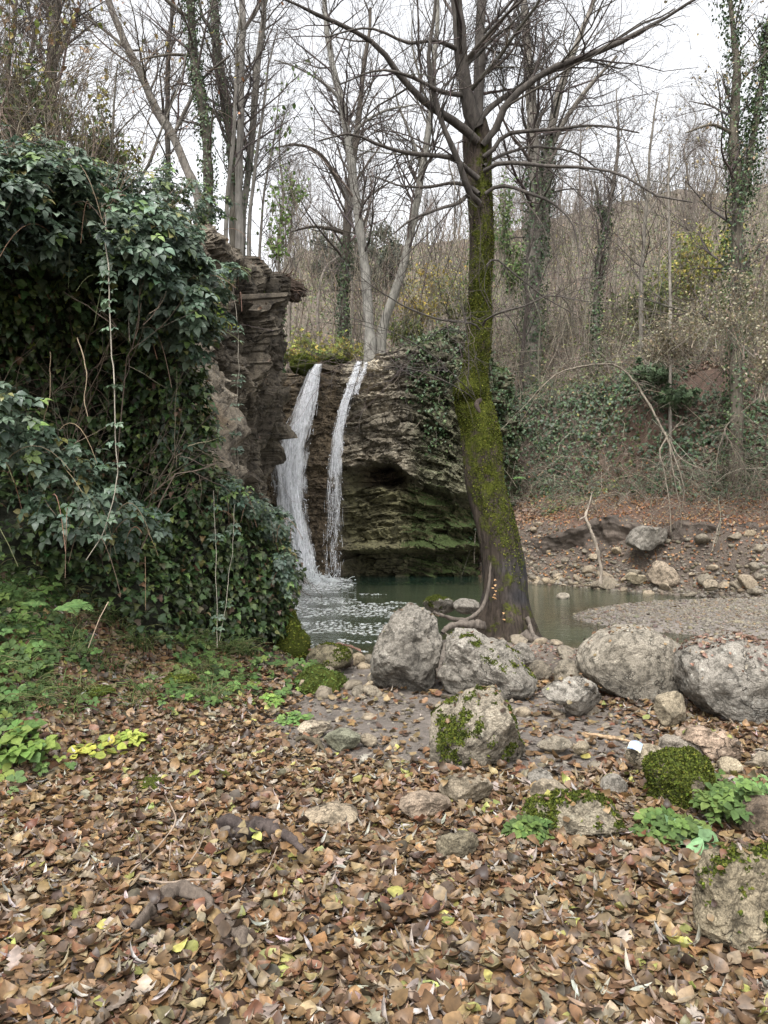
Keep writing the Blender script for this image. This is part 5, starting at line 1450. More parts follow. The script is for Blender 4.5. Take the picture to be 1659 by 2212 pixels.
# right hand slope
bare_tree('tall ivy covered double trunk behind the mossy tree', [[(1150,640,24,.30),(1152,560,24,.28),(1155,470,24,.26),(1155,380,24,.24),(1150,300,24,.22),(1145,200,24,.20),(1138,90,24,.17),(1130,-40,24,.13)], [(1165,560,24.3,.24),(1172,470,24.3,.22),(1180,390,24.3,.20),(1188,300,24.3,.18),(1205,210,24.3,.15),(1235,120,24.3,.12),(1270,30,24.3,.09),(1300,-60,24.3,.06)], [(1185,330,24.3,.11),(1220,260,24.1,.10),(1270,190,23.9,.08),(1330,120,23.7,.05)]], 54, 330, 1100, ivy=[(0, 0, .55, 2200, .22, .09), (1, 0, .4, 1100, .2, .09)], col=(.25, .225, .19), lens=((1.4, 3.8), (.7, 1.8), (.3, .9)), rmin=.0055)
bare_tree('slender ivy wrapped tree in the middle of the right hand slope', [[(1288,640,22,.10),(1298,570,22,.095),(1308,500,22,.09),(1318,440,22,.08),(1328,380,22,.065),(1334,310,22,.05),(1334,240,22,.03),(1332,190,22,.015)], [(1308,500,22,.05),(1298,440,21.8,.045),(1285,390,21.6,.03)]], 40, 220, 700, ivy=[(0, 0, .6, 1100, .14, .075), (1, 0, .6, 300, .10, .075)], col=(.17, .15, .125), lens=((.8, 2.2), (.5, 1.2), (.25, .6)), rmin=.0045)
bare_tree('tall ivy smothered tree at the right picture edge', [[(1590,560,17,.15),(1592,470,17,.15),(1590,380,17,.14),(1583,300,17,.13),(1586,230,17,.12),(1592,160,17,.10),(1584,80,17,.08),(1576,0,17,.06),(1570,-100,17,.04)], [(1596,460,17,.11),(1612,380,17,.1),(1626,300,17,.09),(1640,220,17,.08),(1652,130,17,.06),(1662,20,17,.04)], [(1585,290,17,.05),(1540,270,16.8,.04),(1480,285,16.6,.02)]], 50, 300, 1000, ivy=[(0, .0, .98, 3600, .30, .065), (1, .05, .95, 2100, .26, .065)], col=(.15, .13, .10), lens=((.8, 2.4), (.5, 1.3), (.25, .6)), rmin=.004, leaves=(700, [(.34, .28, .17), (.25, .2, .1)], .07))
bare_tree('straight thin pole tree in the yellowish scrub at right', [[(1448,700,18,.045),(1447,600,18,.042),(1445,500,18,.038),(1445,400,18,.03),(1443,310,18,.018)]], 18, 90, 300, col=(.28, .25, .21), lens=((.5, 1.5), (.4, .9), (.2, .5)))
bare_tree('dark thin trunk standing on the eroded edge right of the mossy tree', [[(1126,800,23,.085),(1130,760,23,.075),(1134,710,23,.065),(1140,650,23,.055),(1132,590,23,.045),(1150,520,23,.03),(1160,440,23,.02)], [(1136,690,23,.04),(1158,630,22.9,.035),(1185,560,22.8,.02)]], 30, 160, 520, col=(.085, .07, .06), lens=((.9, 2.2), (.5, 1.2), (.25, .6)), rmin=.0045)
bare_tree('wispy tree with dangling catkins right of the big spreading limb', [[(1385,620,20,.06),(1392,500,20,.055),(1400,400,20,.05),(1405,300,20,.035),(1420,200,20,.02)], [(1395,470,20,.03),(1440,400,19.8,.025),(1490,330,19.6,.015)], [(1398,440,20,.03),(1370,360,19.8,.022),(1340,280,19.6,.012)]], 40, 240, 900, col=(.2, .18, .15), lens=((.8, 2.2), (.5, 1.2), (.25, .6)), rmin=.004, leaves=(300, [(.28, .22, .13), (.2, .16, .1)], .06))

# young trees deeper in the wood: one shape per kind, copied
def copy_thing(src, loc, rz, sc, label, group):
    o = src.copy(); S.collection.objects.link(o)
    o.location = loc; o.rotation_euler = (0, 0, rz); o.scale = (sc,) * 3
    tag(o, label, 'tree', group)
    for ch in src.children:
        c = ch.copy(); S.collection.objects.link(c); c.parent = o
    return o
G_ = 'slim bare trees in the wood behind the falls'
slots = []
while len(slots) < 52:
    y_ = rng.uniform(25, 74); r_ = rng.uniform(-.14, .62)
    slots.append((r_ * y_, y_))
protos = []
for j in range(4):
    z_ = 0
    x_, y_ = slots[j]
    z_ = float(land(np.array([x_]), np.array([y_]))[0])
    u0, v0 = 829.5 + x_ / y_ * FPX, 1106 - (z_ - CAMZ) / y_ * FPX
    m_ = FPX / y_
    h_ = rng.uniform(6, 9)
    path = [(u0 + rng.normal() * .25 * i * m_, v0 + .3 * m_ - h_ * i / 5 * m_, y_, .10 * (1 - i / 5.6)) for i in range(6)]
    protos.append((bare_tree('slim bare tree in the wood on the hill behind the falls', [path], 34, 190, 620, col=(.22, .19, .16), lens=((.9, 2.6), (.6, 1.5), (.3, .8)), rmin=.007, up=.35, group=G_, tl=.2, tw=np.array([.14, .118, .10]), name='sapling'), z_))
for x_, y_ in slots[4:]:
    src, _ = protos[rng.integers(0, 4)]
    z_ = float(land(np.array([x_]), np.array([y_]))[0])
    copy_thing(src, (x_, y_, z_ - .2), rng.random() * 6.28, rng.uniform(.65, 1.15), 'slim bare tree in the wood on the hill behind the falls', G_)

# dark evergreens on the skyline behind the falls
def evergreen(label, u, v_base, v_top, d, w, n, cols, name='evergreen_tree', cat='tree'):
    b0, t0 = at(u, v_base, d), at(u, v_top, d)
    h = t0[2] - b0[2]
    e = empty(name, b0, label, cat)
    Tubes().add(np.stack([b0, (b0 + t0) / 2, t0]), np.array([[.14, .1, .03]]) * h / 6, 8, (.12, .1, .08)).build('trunk', M['bark'], e)
    lob = [(b0 + np.array([rng.normal() * w * .35, rng.normal() * w * .35, h * rng.uniform(.25, .95)]), w * rng.uniform(.25, .5)) for _ in range(16)]
    Lv = Leaves()
    for c, r_ in lob:
        q_, d_ = cloud(c, np.array([r_, r_, r_ * .8]), n // 16, .3)
        Lv.add(T_SMALL, q_, d_ + rng.normal(size=q_.shape) * .6 + np.array([0, 0, .3]), rng.uniform(.10, .22, len(q_)), palette(len(q_), cols), tip=rng.normal(size=q_.shape))
    Lv.build('crown', M['ivy'], e)
EV = [(.045, .06, .035), (.06, .075, .045), (.035, .048, .03)]
evergreen('dark evergreen on the skyline left of the lichen spotted trunk', 735, 660, 530, 38, 1.9, 5000, EV)
evergreen('second dark evergreen showing between the two pale trunks', 830, 640, 500, 40, 2.0, 5000, EV)

# ------------------------------------------------------------------ right hand bank and slope
n = 60000
x = rng.uniform(2.9, 15, n); s_ = rng.uniform(1.6, 6.2, n); y = np.interp(x, FAR_X, FAR_Y) + s_ / .85
nn_ = land_n(x, y)
pat = fbm(np.stack([x * .7, y * .7, x * 0], 1), 3, 151)
w = np.clip(1.1 - nn_[:, 2], 0, 1) * sst(2.6, 3.8, s_ + pat * .5) * sst(6.4, 5.2, s_ + pat * .6) * sst(-.55, .2, pat + .2)
k = rng.random(n) < w
x, y, nn_ = x[k], y[k], nn_[k]; n = len(x)
e = empty('ivy', (6, float(np.interp(6, FAR_X, FAR_Y)) + 4.2, 2.2), 'dark ivy carpet hanging over the steep bank behind the right end of the pool', 'ivy')
Leaves().add(T_IVY, on_land(x, y) + nn_ * (rng.random((n, 1)) * .28), nn_ + np.array([0, -.3, .3]) + rng.normal(size=(n, 3)) * .4, rng.uniform(.065, .125, n), palette(n, [(.032, .058, .026), (.045, .078, .034), (.07, .11, .045), (.13, .09, .06)], [4, 4, 2, .8], .25), tip=np.array([0, -.3, -1.]) + rng.normal(size=(n, 3)) * .5).build('foliage', M['ivy'], e)

Hl = Leaves()                                               # dead leaves and low green on the hill
n = 26000
y = 19 + 45 * rng.random(n) ** 2.2; x = rng.uniform(-.16, .72, n) * y
P_ = on_land(x, y, .03)
pat = fbm(np.stack([x * .35, y * .35, x * 0], 1), 3, 152)
gr = pat + .35 * sst(.25, .5, x / y) > .16
Hl.add(T_SMALL, P_, land_n(x, y) + rng.normal(size=(n, 3)) * .45, rng.uniform(.07, .13, n) * (1 + (y - 19) * .03), np.where(gr[:, None], palette(n, [(.10, .14, .05), (.17, .19, .06), (.07, .10, .04)]), palette(n, [(.20, .13, .09), (.26, .18, .12), (.15, .10, .075)])))
n = 30000
y = 19.5 + 34 * rng.random(n) ** 1.5; x = rng.uniform(-.13, .68, n) * y
pat = fbm(np.stack([x * .3, y * .3, x * 0], 1), 3, 153) + .5 * fbm(np.stack([x * 1.3, y * 1.3, x * 0], 1), 2, 154)
k = rng.random(n) < sst(-.15, .5, pat + .25 * sst(.2, .5, x / y)) * ((y - np.interp(x, FAR_X, FAR_Y)) * .85 > 4)
x, y = x[k], y[k]; n = len(x)
Hl.add(T_SMALL, on_land(x, y, 0) + np.c_[np.zeros((n, 2)), rng.gamma(1.6, .45, n)], np.array([0, -.4, .6]) + rng.normal(size=(n, 3)) * .6, rng.uniform(.06, .11, n) * (1 + (y - 19) * .02), palette(n, [(.11, .14, .05), (.17, .185, .06), (.08, .10, .04), (.25, .23, .08), (.2, .15, .09)], [3, 3, 2, 1, 1.5]))
tag(Hl.build('leaf_cover', M['litter']), kind='stuff')

STEM = [(.155, .138, .108), (.21, .185, .14), (.105, .093, .072), (.25, .22, .17), (.12, .092, .07)]
def brush(name, n, xy, length, rad, n2, n3, up, droop, cols=STEM, spread=.7, lens2=(.3, .9), lens3=(.15, .5), seed=1):
    x, y = xy
    n = len(x)
    b0 = on_land(x, y, -.05)
    a0 = rng.random(n) * 6.283
    L_ = rng.uniform(*length, n)
    t = np.linspace(0, 1, 8)[None, :, None]
    dr = np.stack([np.cos(a0) * spread, np.sin(a0) * spread * .8 - .15, np.full(n, up)], 1)
    dr = nrm(dr) * L_[:, None]
    p_ = b0[:, None] + dr[:, None] * t + np.array([0, 0, -1.]) * (droop * L_[:, None, None] * t ** 2.2) + np.cumsum(rng.normal(size=(n, 8, 3)), 1) * .035 * L_[:, None, None] * t
    r_ = (rng.uniform(*rad, n) * (1 + np.maximum(y - 20, 0) * .03))[:, None] * np.linspace(1, .4, 8)
    T = Tubes()
    T.add(p_, r_, 4, palette(n, cols))
    q1, s1 = grow(p_, r_, n2, lens2, (20, 60), up * .2 - droop * .3, 6, .16, .65, .15, 1., .0035)
    T.add(q1, s1, 3, palette(n2, cols))
    if n3:
        q2, s2 = grow(q1, s1, n3, lens3, (20, 65), 0, 4, .2, .7, .1, 1., .003)
        T.add(q2, s2, 3, palette(n3, cols))
    o = T.build(name, M['twig'])
    return tag(o, kind='stuff'), q1
n = 2000                                                    # tangle on the near part of the slope
y = 16.5 + 14 * rng.random(n) ** 1.2; x = np.clip(.12 + .55 * rng.random(n), 0, 1) * y
k = (y - np.interp(x, FAR_X, FAR_Y)) * .85 > 2.9
_, tang = brush('undergrowth', 0, (x[k], y[k]), (1.0, 3.6), (.006, .012), 6500, 8000, .75, .55)
n = 620                                                     # pale canes in front of the ivy bank
x = 2.9 + 9 * rng.random(n); y = np.interp(x, FAR_X, FAR_Y) + rng.uniform(1.9, 4.6, n) / .85
brush('undergrowth', 0, (x, y), (.9, 2.6), (.004, .009), 2200, 2600, .8, .75, spread=.8)
n = 1900                                                    # upright shoots further up the slope
y = 21.5 + 54 * rng.random(n) ** 1.2; x = rng.uniform(-.15, .66, n) * y
brush('brushwood', 0, (x, y), (1.8, 5.2), (.007, .016), 5200, 6500, 1., .08, spread=.28, lens2=(.6, 1.8), lens3=(.3, .9))
n = 900                                                     # brown tangle on the left cliff
y = rng.uniform(9.2, 15.0, n); x = np.interp(y, [9, 10.6, 13.5, 15.3], [-2.4, -3.1, -2.5, -2.25]) - np.abs(rng.normal(size=n)) * .9
brush('undergrowth', 0, (x, y), (.5, 1.7), (.003, .008), 3200, 4600, .55, .75, [(.11, .082, .06), (.15, .11, .08), (.075, .055, .04)], lens2=(.2, .7), lens3=(.1, .35))
n = 420                                                     # bare canes at upper left
y = rng.uniform(5.9, 11, n); x = -.36 * y - rng.random(n) * .3 * y
brush('brushwood', 0, (x, y), (1.2, 3.6), (.003, .008), 2300, 3600, 1., .35, [(.15, .12, .09), (.19, .15, .115), (.10, .078, .06)], spread=.45, lens2=(.3, 1.0), lens3=(.15, .5))
# hanging roots and twigs below the eroded edge right of the mossy tree
n = 260
x = rng.uniform(2.6, 6.5, n); y = np.interp(x, FAR_X, FAR_Y) + rng.uniform(5.0, 5.8, n) / .85
b0 = on_land(x, y, .1)
t = np.linspace(0, 1, 7)[None, :, None]
dr = np.stack([rng.normal(size=n) * .35, -rng.uniform(.3, .9, n), rng.uniform(-.2, .5, n)], 1)
p_ = b0[:, None] + dr[:, None] * t + np.array([0, 0, -1.]) * rng.uniform(.4, 1.4, (n, 1, 1)) * t ** 2 + np.cumsum(rng.normal(size=(n, 7, 3)), 1) * .04 * t
T = Tubes().add(p_, rng.uniform(.003, .008, (n, 1)) * np.linspace(1, .4, 7), 3, palette(n, STEM))
q1, s1 = grow(p_, np.full((n, 7), .004), 700, (.15, .5), (20, 70), -.2, 5, .2, .7, .1, 1., .0028)
T.add(q1, s1, 3, palette(700, STEM))
tag(T.build('hanging_roots', M['twig']), kind='stuff')

def shrub(label, blobs, n, size, cols, wts=None, temps=None, stems=50, stemcol=None, group=None, mat='herb', up=.4, ground=True, cat='shrub', name='shrub', scol=STEM):
    c0 = np.mean([b[0] for b in blobs], 0)
    zb = float(land(np.array([c0[0]]), np.array([c0[1]]))[0])
    base = np.array([c0[0], c0[1], zb if ground else c0[2] - blobs[0][1][2]])
    e = empty(name, base, label, cat, group)
    T = Tubes(); Lb = Leaves()
    for c, r in blobs:
        c = np.array(c); r = np.array(r)
        m_ = max(4, stems // len(blobs))
        q, d = cloud(c, r, m_, .4)
        s0 = np.array([c[0], c[1], max(base[2], c[2] - r[2] * 1.6)]) + rng.normal(size=(m_, 3)) * r * np.array([.3, .3, .05])
        mid = (s0 + q) / 2 + rng.normal(size=(m_, 3)) * .12 * r
        t = np.linspace(0, 1, 8)[None, :, None]
        p_ = s0[:, None] * (1 - t) ** 2 + 2 * mid[:, None] * t * (1 - t) + q[:, None] * t ** 2
        T.add(p_, rng.uniform(.004, .009, (m_, 1)) * np.linspace(1, .4, 8), 4, palette(m_, scol))
        q1, s1 = grow(p_, np.full((m_, 8), .006), m_ * 6, (.25 * r.min(), .9 * r.min()), (25, 65), .1, 5, .2, .6, .3, 1., .0028)
        T.add(q1, s1, 3, palette(m_ * 6, scol))
        k = n // len(blobs)
        i = rng.integers(0, len(q1), k)
        pp = q1[i, rng.integers(1, 5, k)] + rng.normal(size=(k, 3)) * .04
        Lb.add(temps or T_SMALL, pp, (pp - c) / r * .4 + np.array([0, -.2, up]) + rng.normal(size=(k, 3)) * .5, rng.uniform(*size, k), palette(k, cols, wts, .2), tip=rng.normal(size=(k, 3)) + np.array([0, 0, -.5]))
    T.build('stem', M['twig'], e)
    Lb.build('foliage', M[mat], e)
    return e
TAN = [(.24, .205, .14), (.19, .155, .095), (.30, .265, .19), (.15, .14, .075)]
YG = [(.20, .23, .06), (.28, .28, .07), (.13, .17, .05), (.36, .30, .08)]
shrub('dry shrub full of small tan leaves at the right picture edge', [(at(1600, 640, 14), (.9, .8, .8)), (at(1690, 560, 14), (.8, .8, .9)), (at(1660, 760, 13.5), (.8, .7, .6))], 3000, (.04, .075), TAN, None, None, 130)
shrub('dry tan leaved shrub leaning over the slope left of the right picture edge', [(at(1500, 690, 16.5), (1., .8, .5)), (at(1440, 740, 17), (.9, .7, .35))], 1500, (.045, .08), TAN, None, None, 90)
shrub('yellow green bush on the upper right slope', [(at(1530, 530, 25), (1.5, 1.2, 1.1)), (at(1470, 590, 25), (1.2, 1., .8))], 2600, (.09, .16), YG, None, None, 90)
shrub('olive green bush below the yellow green bush', [(at(1400, 640, 24), (1.4, 1.1, .8)), (at(1580, 620, 22), (1.4, 1., .8))], 2000, (.09, .15), [(.12, .15, .05), (.17, .19, .06), (.09, .12, .05)], None, None, 90)
shrub('yellow leaved scrub between the pale trunks and the mossy tree', [(at(940, 600, 27), (1.6, 1.2, 1.0)), (at(900, 660, 25), (1.2, 1, .6))], 1500, (.08, .14), [(.36, .28, .06), (.28, .24, .08), (.24, .2, .12)], None, None, 110)
shrub('yellow green weeds behind the lip of the falls', [(at(690, 757, 20.3), (1.3, .9, .18)), (at(755, 747, 21), (.7, .7, .30)), (at(630, 765, 20.6), (.9, .8, .2)), (at(720, 735, 22), (1.6, 1., .32)), (at(660, 730, 22.5), (.8, .8, .4))], 900, (.05, .10), YG, None, T_HERB, 150)
shrub('greenish bush behind the leaning pale trunk at the ravine', [(at(870, 700, 23.5), (1., .8, .5)), (at(1000, 640, 25), (1.1, .9, .8))], 1500, (.08, .13), [(.13, .16, .05), (.2, .2, .06), (.09, .11, .05)], None, None, 80)
shrub('leafy green bush with hanging leaves behind the mossy trunk', [(at(1085, 440, 21), (.5, .5, 1.4)), (at(1040, 520, 22), (.7, .6, 1.2)), (at(1110, 560, 21), (.5, .5, .8))], 1900, (.07, .12), [(.08, .13, .05), (.12, .17, .06), (.16, .2, .08)], None, None, 80)
shrub('pale green bramble clump on the bank under the arching dead branch', [(at(1400, 800, 18.5), (.9, .5, .3)), (at(1460, 850, 18), (.7, .5, .25))], 900, (.08, .12), [(.085, .125, .065), (.11, .16, .085), (.06, .09, .045)], None, T_BRAMBLE, 50)
shrub('light green shrub at the rim of the left cliff beside the pale trunks', [(at(600, 440, 13.5), (.35, .3, .5)), (at(640, 400, 13.5), (.3, .3, .35)), (at(600, 520, 13.5), (.3, .3, .35))], 330, (.06, .10), [(.10, .16, .04), (.13, .19, .05)], None, None, 60)
shrub('yellowish bush on the crest at upper left', [(at(120, 250, 9.5), (1., .8, .6)), (at(30, 200, 9), (.8, .7, .8)), (at(230, 300, 10), (.6, .6, .4))], 1500, (.05, .09), [(.10, .15, .04), (.16, .21, .05), (.30, .27, .06), (.06, .10, .035)], None, T_IVY, 140, mat='ivy')
shrub('bright green leaves on the bramble edge beside the rock face', [(at(445, 690, 6.55), (.22, .2, .16))], 160, (.06, .09), [(.14, .22, .05), (.2, .27, .06), (.28, .28, .05)], None, T_IVY, 16, ground=False)

# ivy over the upper right of the back cliff
Vb = back_grid.reshape(-1, 3)
Fb = grid_faces(back_grid.shape[0], back_grid.shape[1])[:, ::-1]
cb = Vb[Fb[:, 0]]
wgt = sst(.2, .9, cb[:, 0]) * sst(4.2, 5.6, cb[:, 2] + .6 * fbm(cb * 1.2, 3, 161)) + sst(1.0, 1.3, cb[:, 0]) * sst(1.9, 1.5, cb[:, 0]) * sst(2.9, 3.6, cb[:, 2]) + .9 * sst(2.2, 2.6, cb[:, 0]) * sst(.4, 1.6, cb[:, 2])
P_, Nm, fi = sample_faces(Vb, Fb, 5200, np.clip(wgt, 0, 1))
e = empty('ivy', (1.5, 18.3, 4.), 'ivy patch draped over the upper right of the layered cliff', 'ivy')
Leaves().add(T_IVY, P_ + Nm * (rng.random((len(P_), 1)) * .18), Nm * .7 + np.array([0, -.2, .5]) + rng.normal(size=P_.shape) * .35, rng.uniform(.06, .11, len(P_)), palette(len(P_), [(.032, .06, .026), (.05, .085, .035), (.085, .12, .05)], None, .2), tip=np.array([0, 0, -1.]) + rng.normal(size=P_.shape) * .5).build('foliage', M['ivy'], e)
n = 70
i = rng.choice(len(P_), n)
t = np.linspace(0, 1, 7)[None, :, None]
p_ = P_[i][:, None] + Nm[i][:, None] * .1 + np.stack([rng.normal(size=n) * .3, -rng.random(n) * .2, -rng.uniform(.3, 1.5, n)], 1)[:, None] * t + np.cumsum(rng.normal(size=(n, 7, 3)), 1) * .03
T = Tubes().add(p_, rng.uniform(.004, .009, (n, 1)) * np.linspace(1, .5, 7), 4, palette(n, STEM)); T.build('stem', M['twig'], e)

# moss cushions
def ground_at(u, v, d):
    q = at(u, v, d); q[2] = float(land(np.array([q[0]]), np.array([q[1]]))[0]); return q
def moss_cushion(label, c, r, n, cols=((.10, .125, .018), (.15, .17, .022), (.06, .08, .015))):
    U, F = ICO[4]
    c = np.array(c); r = np.array(r)
    V = U * r * (1 + .25 * fbm(U * 2 + c, 3, 170)[:, None]) + c
    e = mesh('moss_cushion', V, F, M['moss'], col=np.tile([.05, .06, .012], (len(V), 1)), origin=c - np.array([0, 0, r[2]]))
    tag(e, label, 'moss')
    d = nrm(rng.normal(size=(n, 3))); d[:, 2] = np.abs(d[:, 2]) * 1.2 - .2
    d = nrm(d)
    q = d * r * (1 + .25 * fbm(d * 2 + c, 3, 170)[:, None]) + c
    Leaves().add(T_SMALL, q, d + rng.normal(size=q.shape) * .7, rng.uniform(.5, 1.4, n) * r.mean() * .10, palette(n, cols), tip=rng.normal(size=q.shape)).build('moss_tuft', M['moss'], e, origin=c - np.array([0, 0, r[2]]))
    return e
moss_cushion('bright moss cushion at the lip left of the wide waterfall', at(655, 787, 18.5), (.34, .3, .26), 1600)
moss_cushion('moss cushion on the rim between the two waterfalls', at(725, 778, 18.4), (.3, .25, .1), 900, ((.09, .1, .02), (.13, .14, .03), (.07, .075, .02)))
moss_cushion('mossy hummock at the foot of the ivy corner beside the path', ground_at(690, 1490, 6.2), (.2, .22, .16), 2400, ((.07, .10, .025), (.10, .14, .035), (.05, .07, .02)))
moss_cushion('mossy foot of the ivy corner at the water', at(630, 1400, 7.6), (.16, .2, .34), 2200, ((.10, .125, .018), (.07, .085, .015), (.15, .16, .03)))
moss_cushion('yellow green moss patch on the slope under the ivy', ground_at(372, 1345, 5.6), (.16, .14, .035), 1500, ((.14, .18, .03), (.19, .22, .04), (.10, .13, .025)))
moss_cushion('small moss patch on the slope among herbs', ground_at(195, 1402, 5.0), (.14, .13, .03), 1000, ((.14, .18, .03), (.19, .22, .04), (.10, .13, .025)))
moss_cushion('flat moss patch among the dead leaves at left', ground_at(330, 1690, 4.0), (.10, .12, .03), 700)

# root stump jutting from the left cliff
U, F = ICO[5]
c = at(603, 615, 15.0)
V = U * np.array([.42, .3, .22]) 
V = V * (1 + .38 * fbm(U * 1.7, 4, 180)[:, None] + .2 * np.abs(fbm(U * 6, 3, 181))[:, None]) + c
V[:, 2] -= .25 * np.clip(V[:, 0] - c[0], 0, 1)
st = mesh('tree_stump', V, F, M['mossbark'], col=np.c_[np.tile([.075, .055, .042], (len(V), 1)), np.interp(U[:, 2], [-.2, .4, 1], [-.3, -.05, .35])], origin=c)
tag(st, 'dark upturned root stump jutting out from the top of the left rock face', 'stump')
T = Tubes()
n = 46
dr = nrm(np.stack([rng.uniform(.2, 1., n), rng.uniform(-1., .2, n), rng.uniform(-.9, .3, n)], 1)) * rng.uniform(.35, .7, (n, 1))
p_ = c + dr[:, None] * np.linspace(.2, 1, 6)[None, :, None] + np.cumsum(rng.normal(size=(n, 6, 3)), 1) * .035
T.add(p_, rng.uniform(.012, .035, (n, 1)) * np.linspace(1, .15, 6), 5, palette(n, [(.085, .06, .045), (.12, .085, .06)]))
T.build('root', M['bark'], st, origin=c)

# railing behind the falls
rb = at(628, 772, 21.0)
e = empty('wooden_railing', rb, 'small reddish wooden railing behind the lip of the falls', 'railing')
for v in (757, 771): Tubes().add(np.array([at(596, v, 21), at(616, v, 21), at(652, v + 1, 21)]), np.full((1, 3), .028), 6, (.22, .10, .07)).build('rail', M['bark'], e)
for u in (606, 636, 650): Tubes().add(np.array([at(u, 752, 21), at(u, 770, 21), at(u, 800, 21)]), np.full((1, 3), .035), 6, (.20, .095, .065)).build('post', M['bark'], e)

# ------------------------------------------------------------------ dead branches, sticks, driftwood
def stick(name, label, rows, col, cat='branch', subs=None, k=9, group=None, twigs=0, tl=(.15, .5), sub_name='side_branch', wob=.01):
    thin = .52 if twigs else 1.
    pts, r_ = limb(rows, 70); r_ = r_ * thin
    pts = pts + wob * np.stack([fbm(pts * 6, 3, 190), fbm(pts * 6, 3, 191), fbm(pts * 6, 3, 192)], 1)
    o = Tubes().add(pts, (r_ * (1 + .3 * fbm(pts * 14, 3, 193)))[None], k + 5, col, .45, 40).build(name, M['bark'], None, origin=pts[0])
    tag(o, label, cat, group)
    ch = [(pts, r_)]
    for sb in subs or []:
        p_, q_ = limb(sb, 70); q_ = q_ * thin
        p_ = p_ + wob * np.stack([fbm(p_ * 6, 3, 190), fbm(p_ * 6, 3, 191), fbm(p_ * 6, 3, 192)], 1)
        Tubes().add(p_, q_[None], max(5, k + 2), col, .4, 40).build(sub_name, M['bark'], o, origin=pts[0]); ch.append((p_, q_))
    if twigs:
        P0 = np.array([c[0] for c in ch]); R0 = np.array([c[1] for c in ch])
        q1, s1 = grow(P0, R0, twigs, tl, (25, 70), -.1, 6, .18, .5, .2, 1., .002)
        q2, s2 = grow(q1, s1, twigs * 2, (tl[0] * .5, tl[1] * .6), (25, 70), -.1, 5, .2, .6, .1, 1., .0018)
        Tubes().add(q1, s1, 4, palette(twigs, [col])).add(q2, s2, 3, palette(twigs * 2, [col])).build('twig', M['twig'], o, origin=pts[0])
    return o
PALE = (.17, .145, .112)
stick('fallen_branch', 'long pale dead branch arching down over the right hand bank with splayed hanging limbs',
      [(1060,950,16.5,.008),(1130,880,16.8,.014),(1200,810,17,.022),(1270,790,17,.03),(1330,790,17,.036),(1370,825,16.8,.04),(1405,880,16.5,.042),(1440,945,16.2,.05)], PALE, 'branch',
      [[(1440,945,16.2,.035),(1425,975,16.0,.03),(1435,1020,15.8,.026),(1445,1080,15.5,.02),(1450,1150,15.2,.012)],
       [(1440,945,16.2,.035),(1455,985,15.9,.03),(1470,1025,15.6,.026),(1478,1060,15.4,.018),(1474,1100,15.3,.01)],
       [(1445,948,16.2,.032),(1470,990,16,.026),(1520,1015,15.8,.02),(1550,1022,15.6,.012)],
       [(1440,945,16.2,.03),(1462,920,16,.024),(1480,900,15.9,.01)],
       [(1445,950,16.1,.03),(1452,1010,15.8,.022),(1468,1090,15.5,.015),(1472,1140,15.4,.008)],
       [(1330,790,17,.02),(1340,740,17,.016),(1352,690,17,.012),(1356,620,17,.006)]], twigs=90, tl=(.3, 1.0))
stick('fallen_branch', 'second dead branch with crooked hanging twigs at the right above the bank', [(1650,850,16,.015),(1590,900,15.9,.02),(1565,930,15.8,.024),(1580,960,15.7,.022),(1605,1000,15.6,.016),(1615,1060,15.5,.008)], PALE, 'branch',
      [[(1565,930,15.8,.02),(1550,980,15.6,.016),(1545,1040,15.5,.008)], [(1570,940,15.8,.018),(1590,985,15.6,.013),(1620,1030,15.4,.006)], [(1600,890,15.9,.016),(1640,920,15.7,.01),(1690,930,15.5,.005)]], twigs=80, tl=(.3, .9))
stick('stick', 'pale stripped stick standing up out of the water at the far edge', [(1298,1262,15.7,.028),(1297,1225,15.8,.030),(1288,1180,15.9,.032),(1272,1135,16.0,.030),(1264,1115,16.1,.025),(1270,1098,16.2,.017),(1280,1062,16.3,.008)], (.26, .22, .175), "stick", [[(1264,1115,16.1,.02),(1256,1120,16.0,.015),(1252,1124,16.0,.01)]])
stick('stick', 'short forked stick poking from the eroded bank at the right', [(1538,1190,14.6,.012),(1546,1160,14.7,.016),(1552,1140,14.8,.014),(1556,1120,14.9,.006)], PALE, 'stick', [[(1548,1156,14.7,.012),(1556,1154,14.5,.01),(1566,1150,14.4,.005)]])
stick('driftwood', 'arched dark driftwood root lying on the dead leaves', [(462,1797,3.22,.016),(490,1794,3.2,.02),(530,1791,3.18,.021),(560,1779,3.16,.027),(590,1788,3.12,.025),(620,1808,3.06,.022),(655,1840,2.98,.010)], (.06, .047, .042), 'driftwood', [[(485,1815,3.12,.012),(505,1802,3.12,.018),(535,1790,3.13,.02),(556,1782,3.15,.016)]], 12, wob=.03)
stick('root', 'mossy grey root arching out of the dead leaves in the foreground', [(322,1975,2.6,.010),(345,1950,2.6,.019),(370,1938,2.6,.023),(400,1936,2.6,.022),(440,1962,2.54,.017),(490,1992,2.47,.015),(515,2010,2.43,.019),(524,2032,2.40,.021),(527,2060,2.37,.015),(528,2078,2.35,.006)], (.105, .083, .066), 'root', [[(345,1952,2.6,.017),(318,1972,2.55,.017),(296,1995,2.5,.013),(288,2012,2.47,.004)]], 12, wob=.03)
stick('stick', 'pale grey stick entering from the left picture edge on the leaves', [(-60,1898,2.95,.014),(0,1906,2.93,.014),(60,1914,2.92,.013),(112,1913,2.92,.010)], (.27, .22, .17), 'stick')
stick('stick', 'brown stick lying on the mud near the white card', [(1262,1584,4.75,.007),(1300,1590,4.7,.009),(1345,1600,4.62,.009),(1362,1604,4.6,.006)], (.30, .21, .13), 'stick')
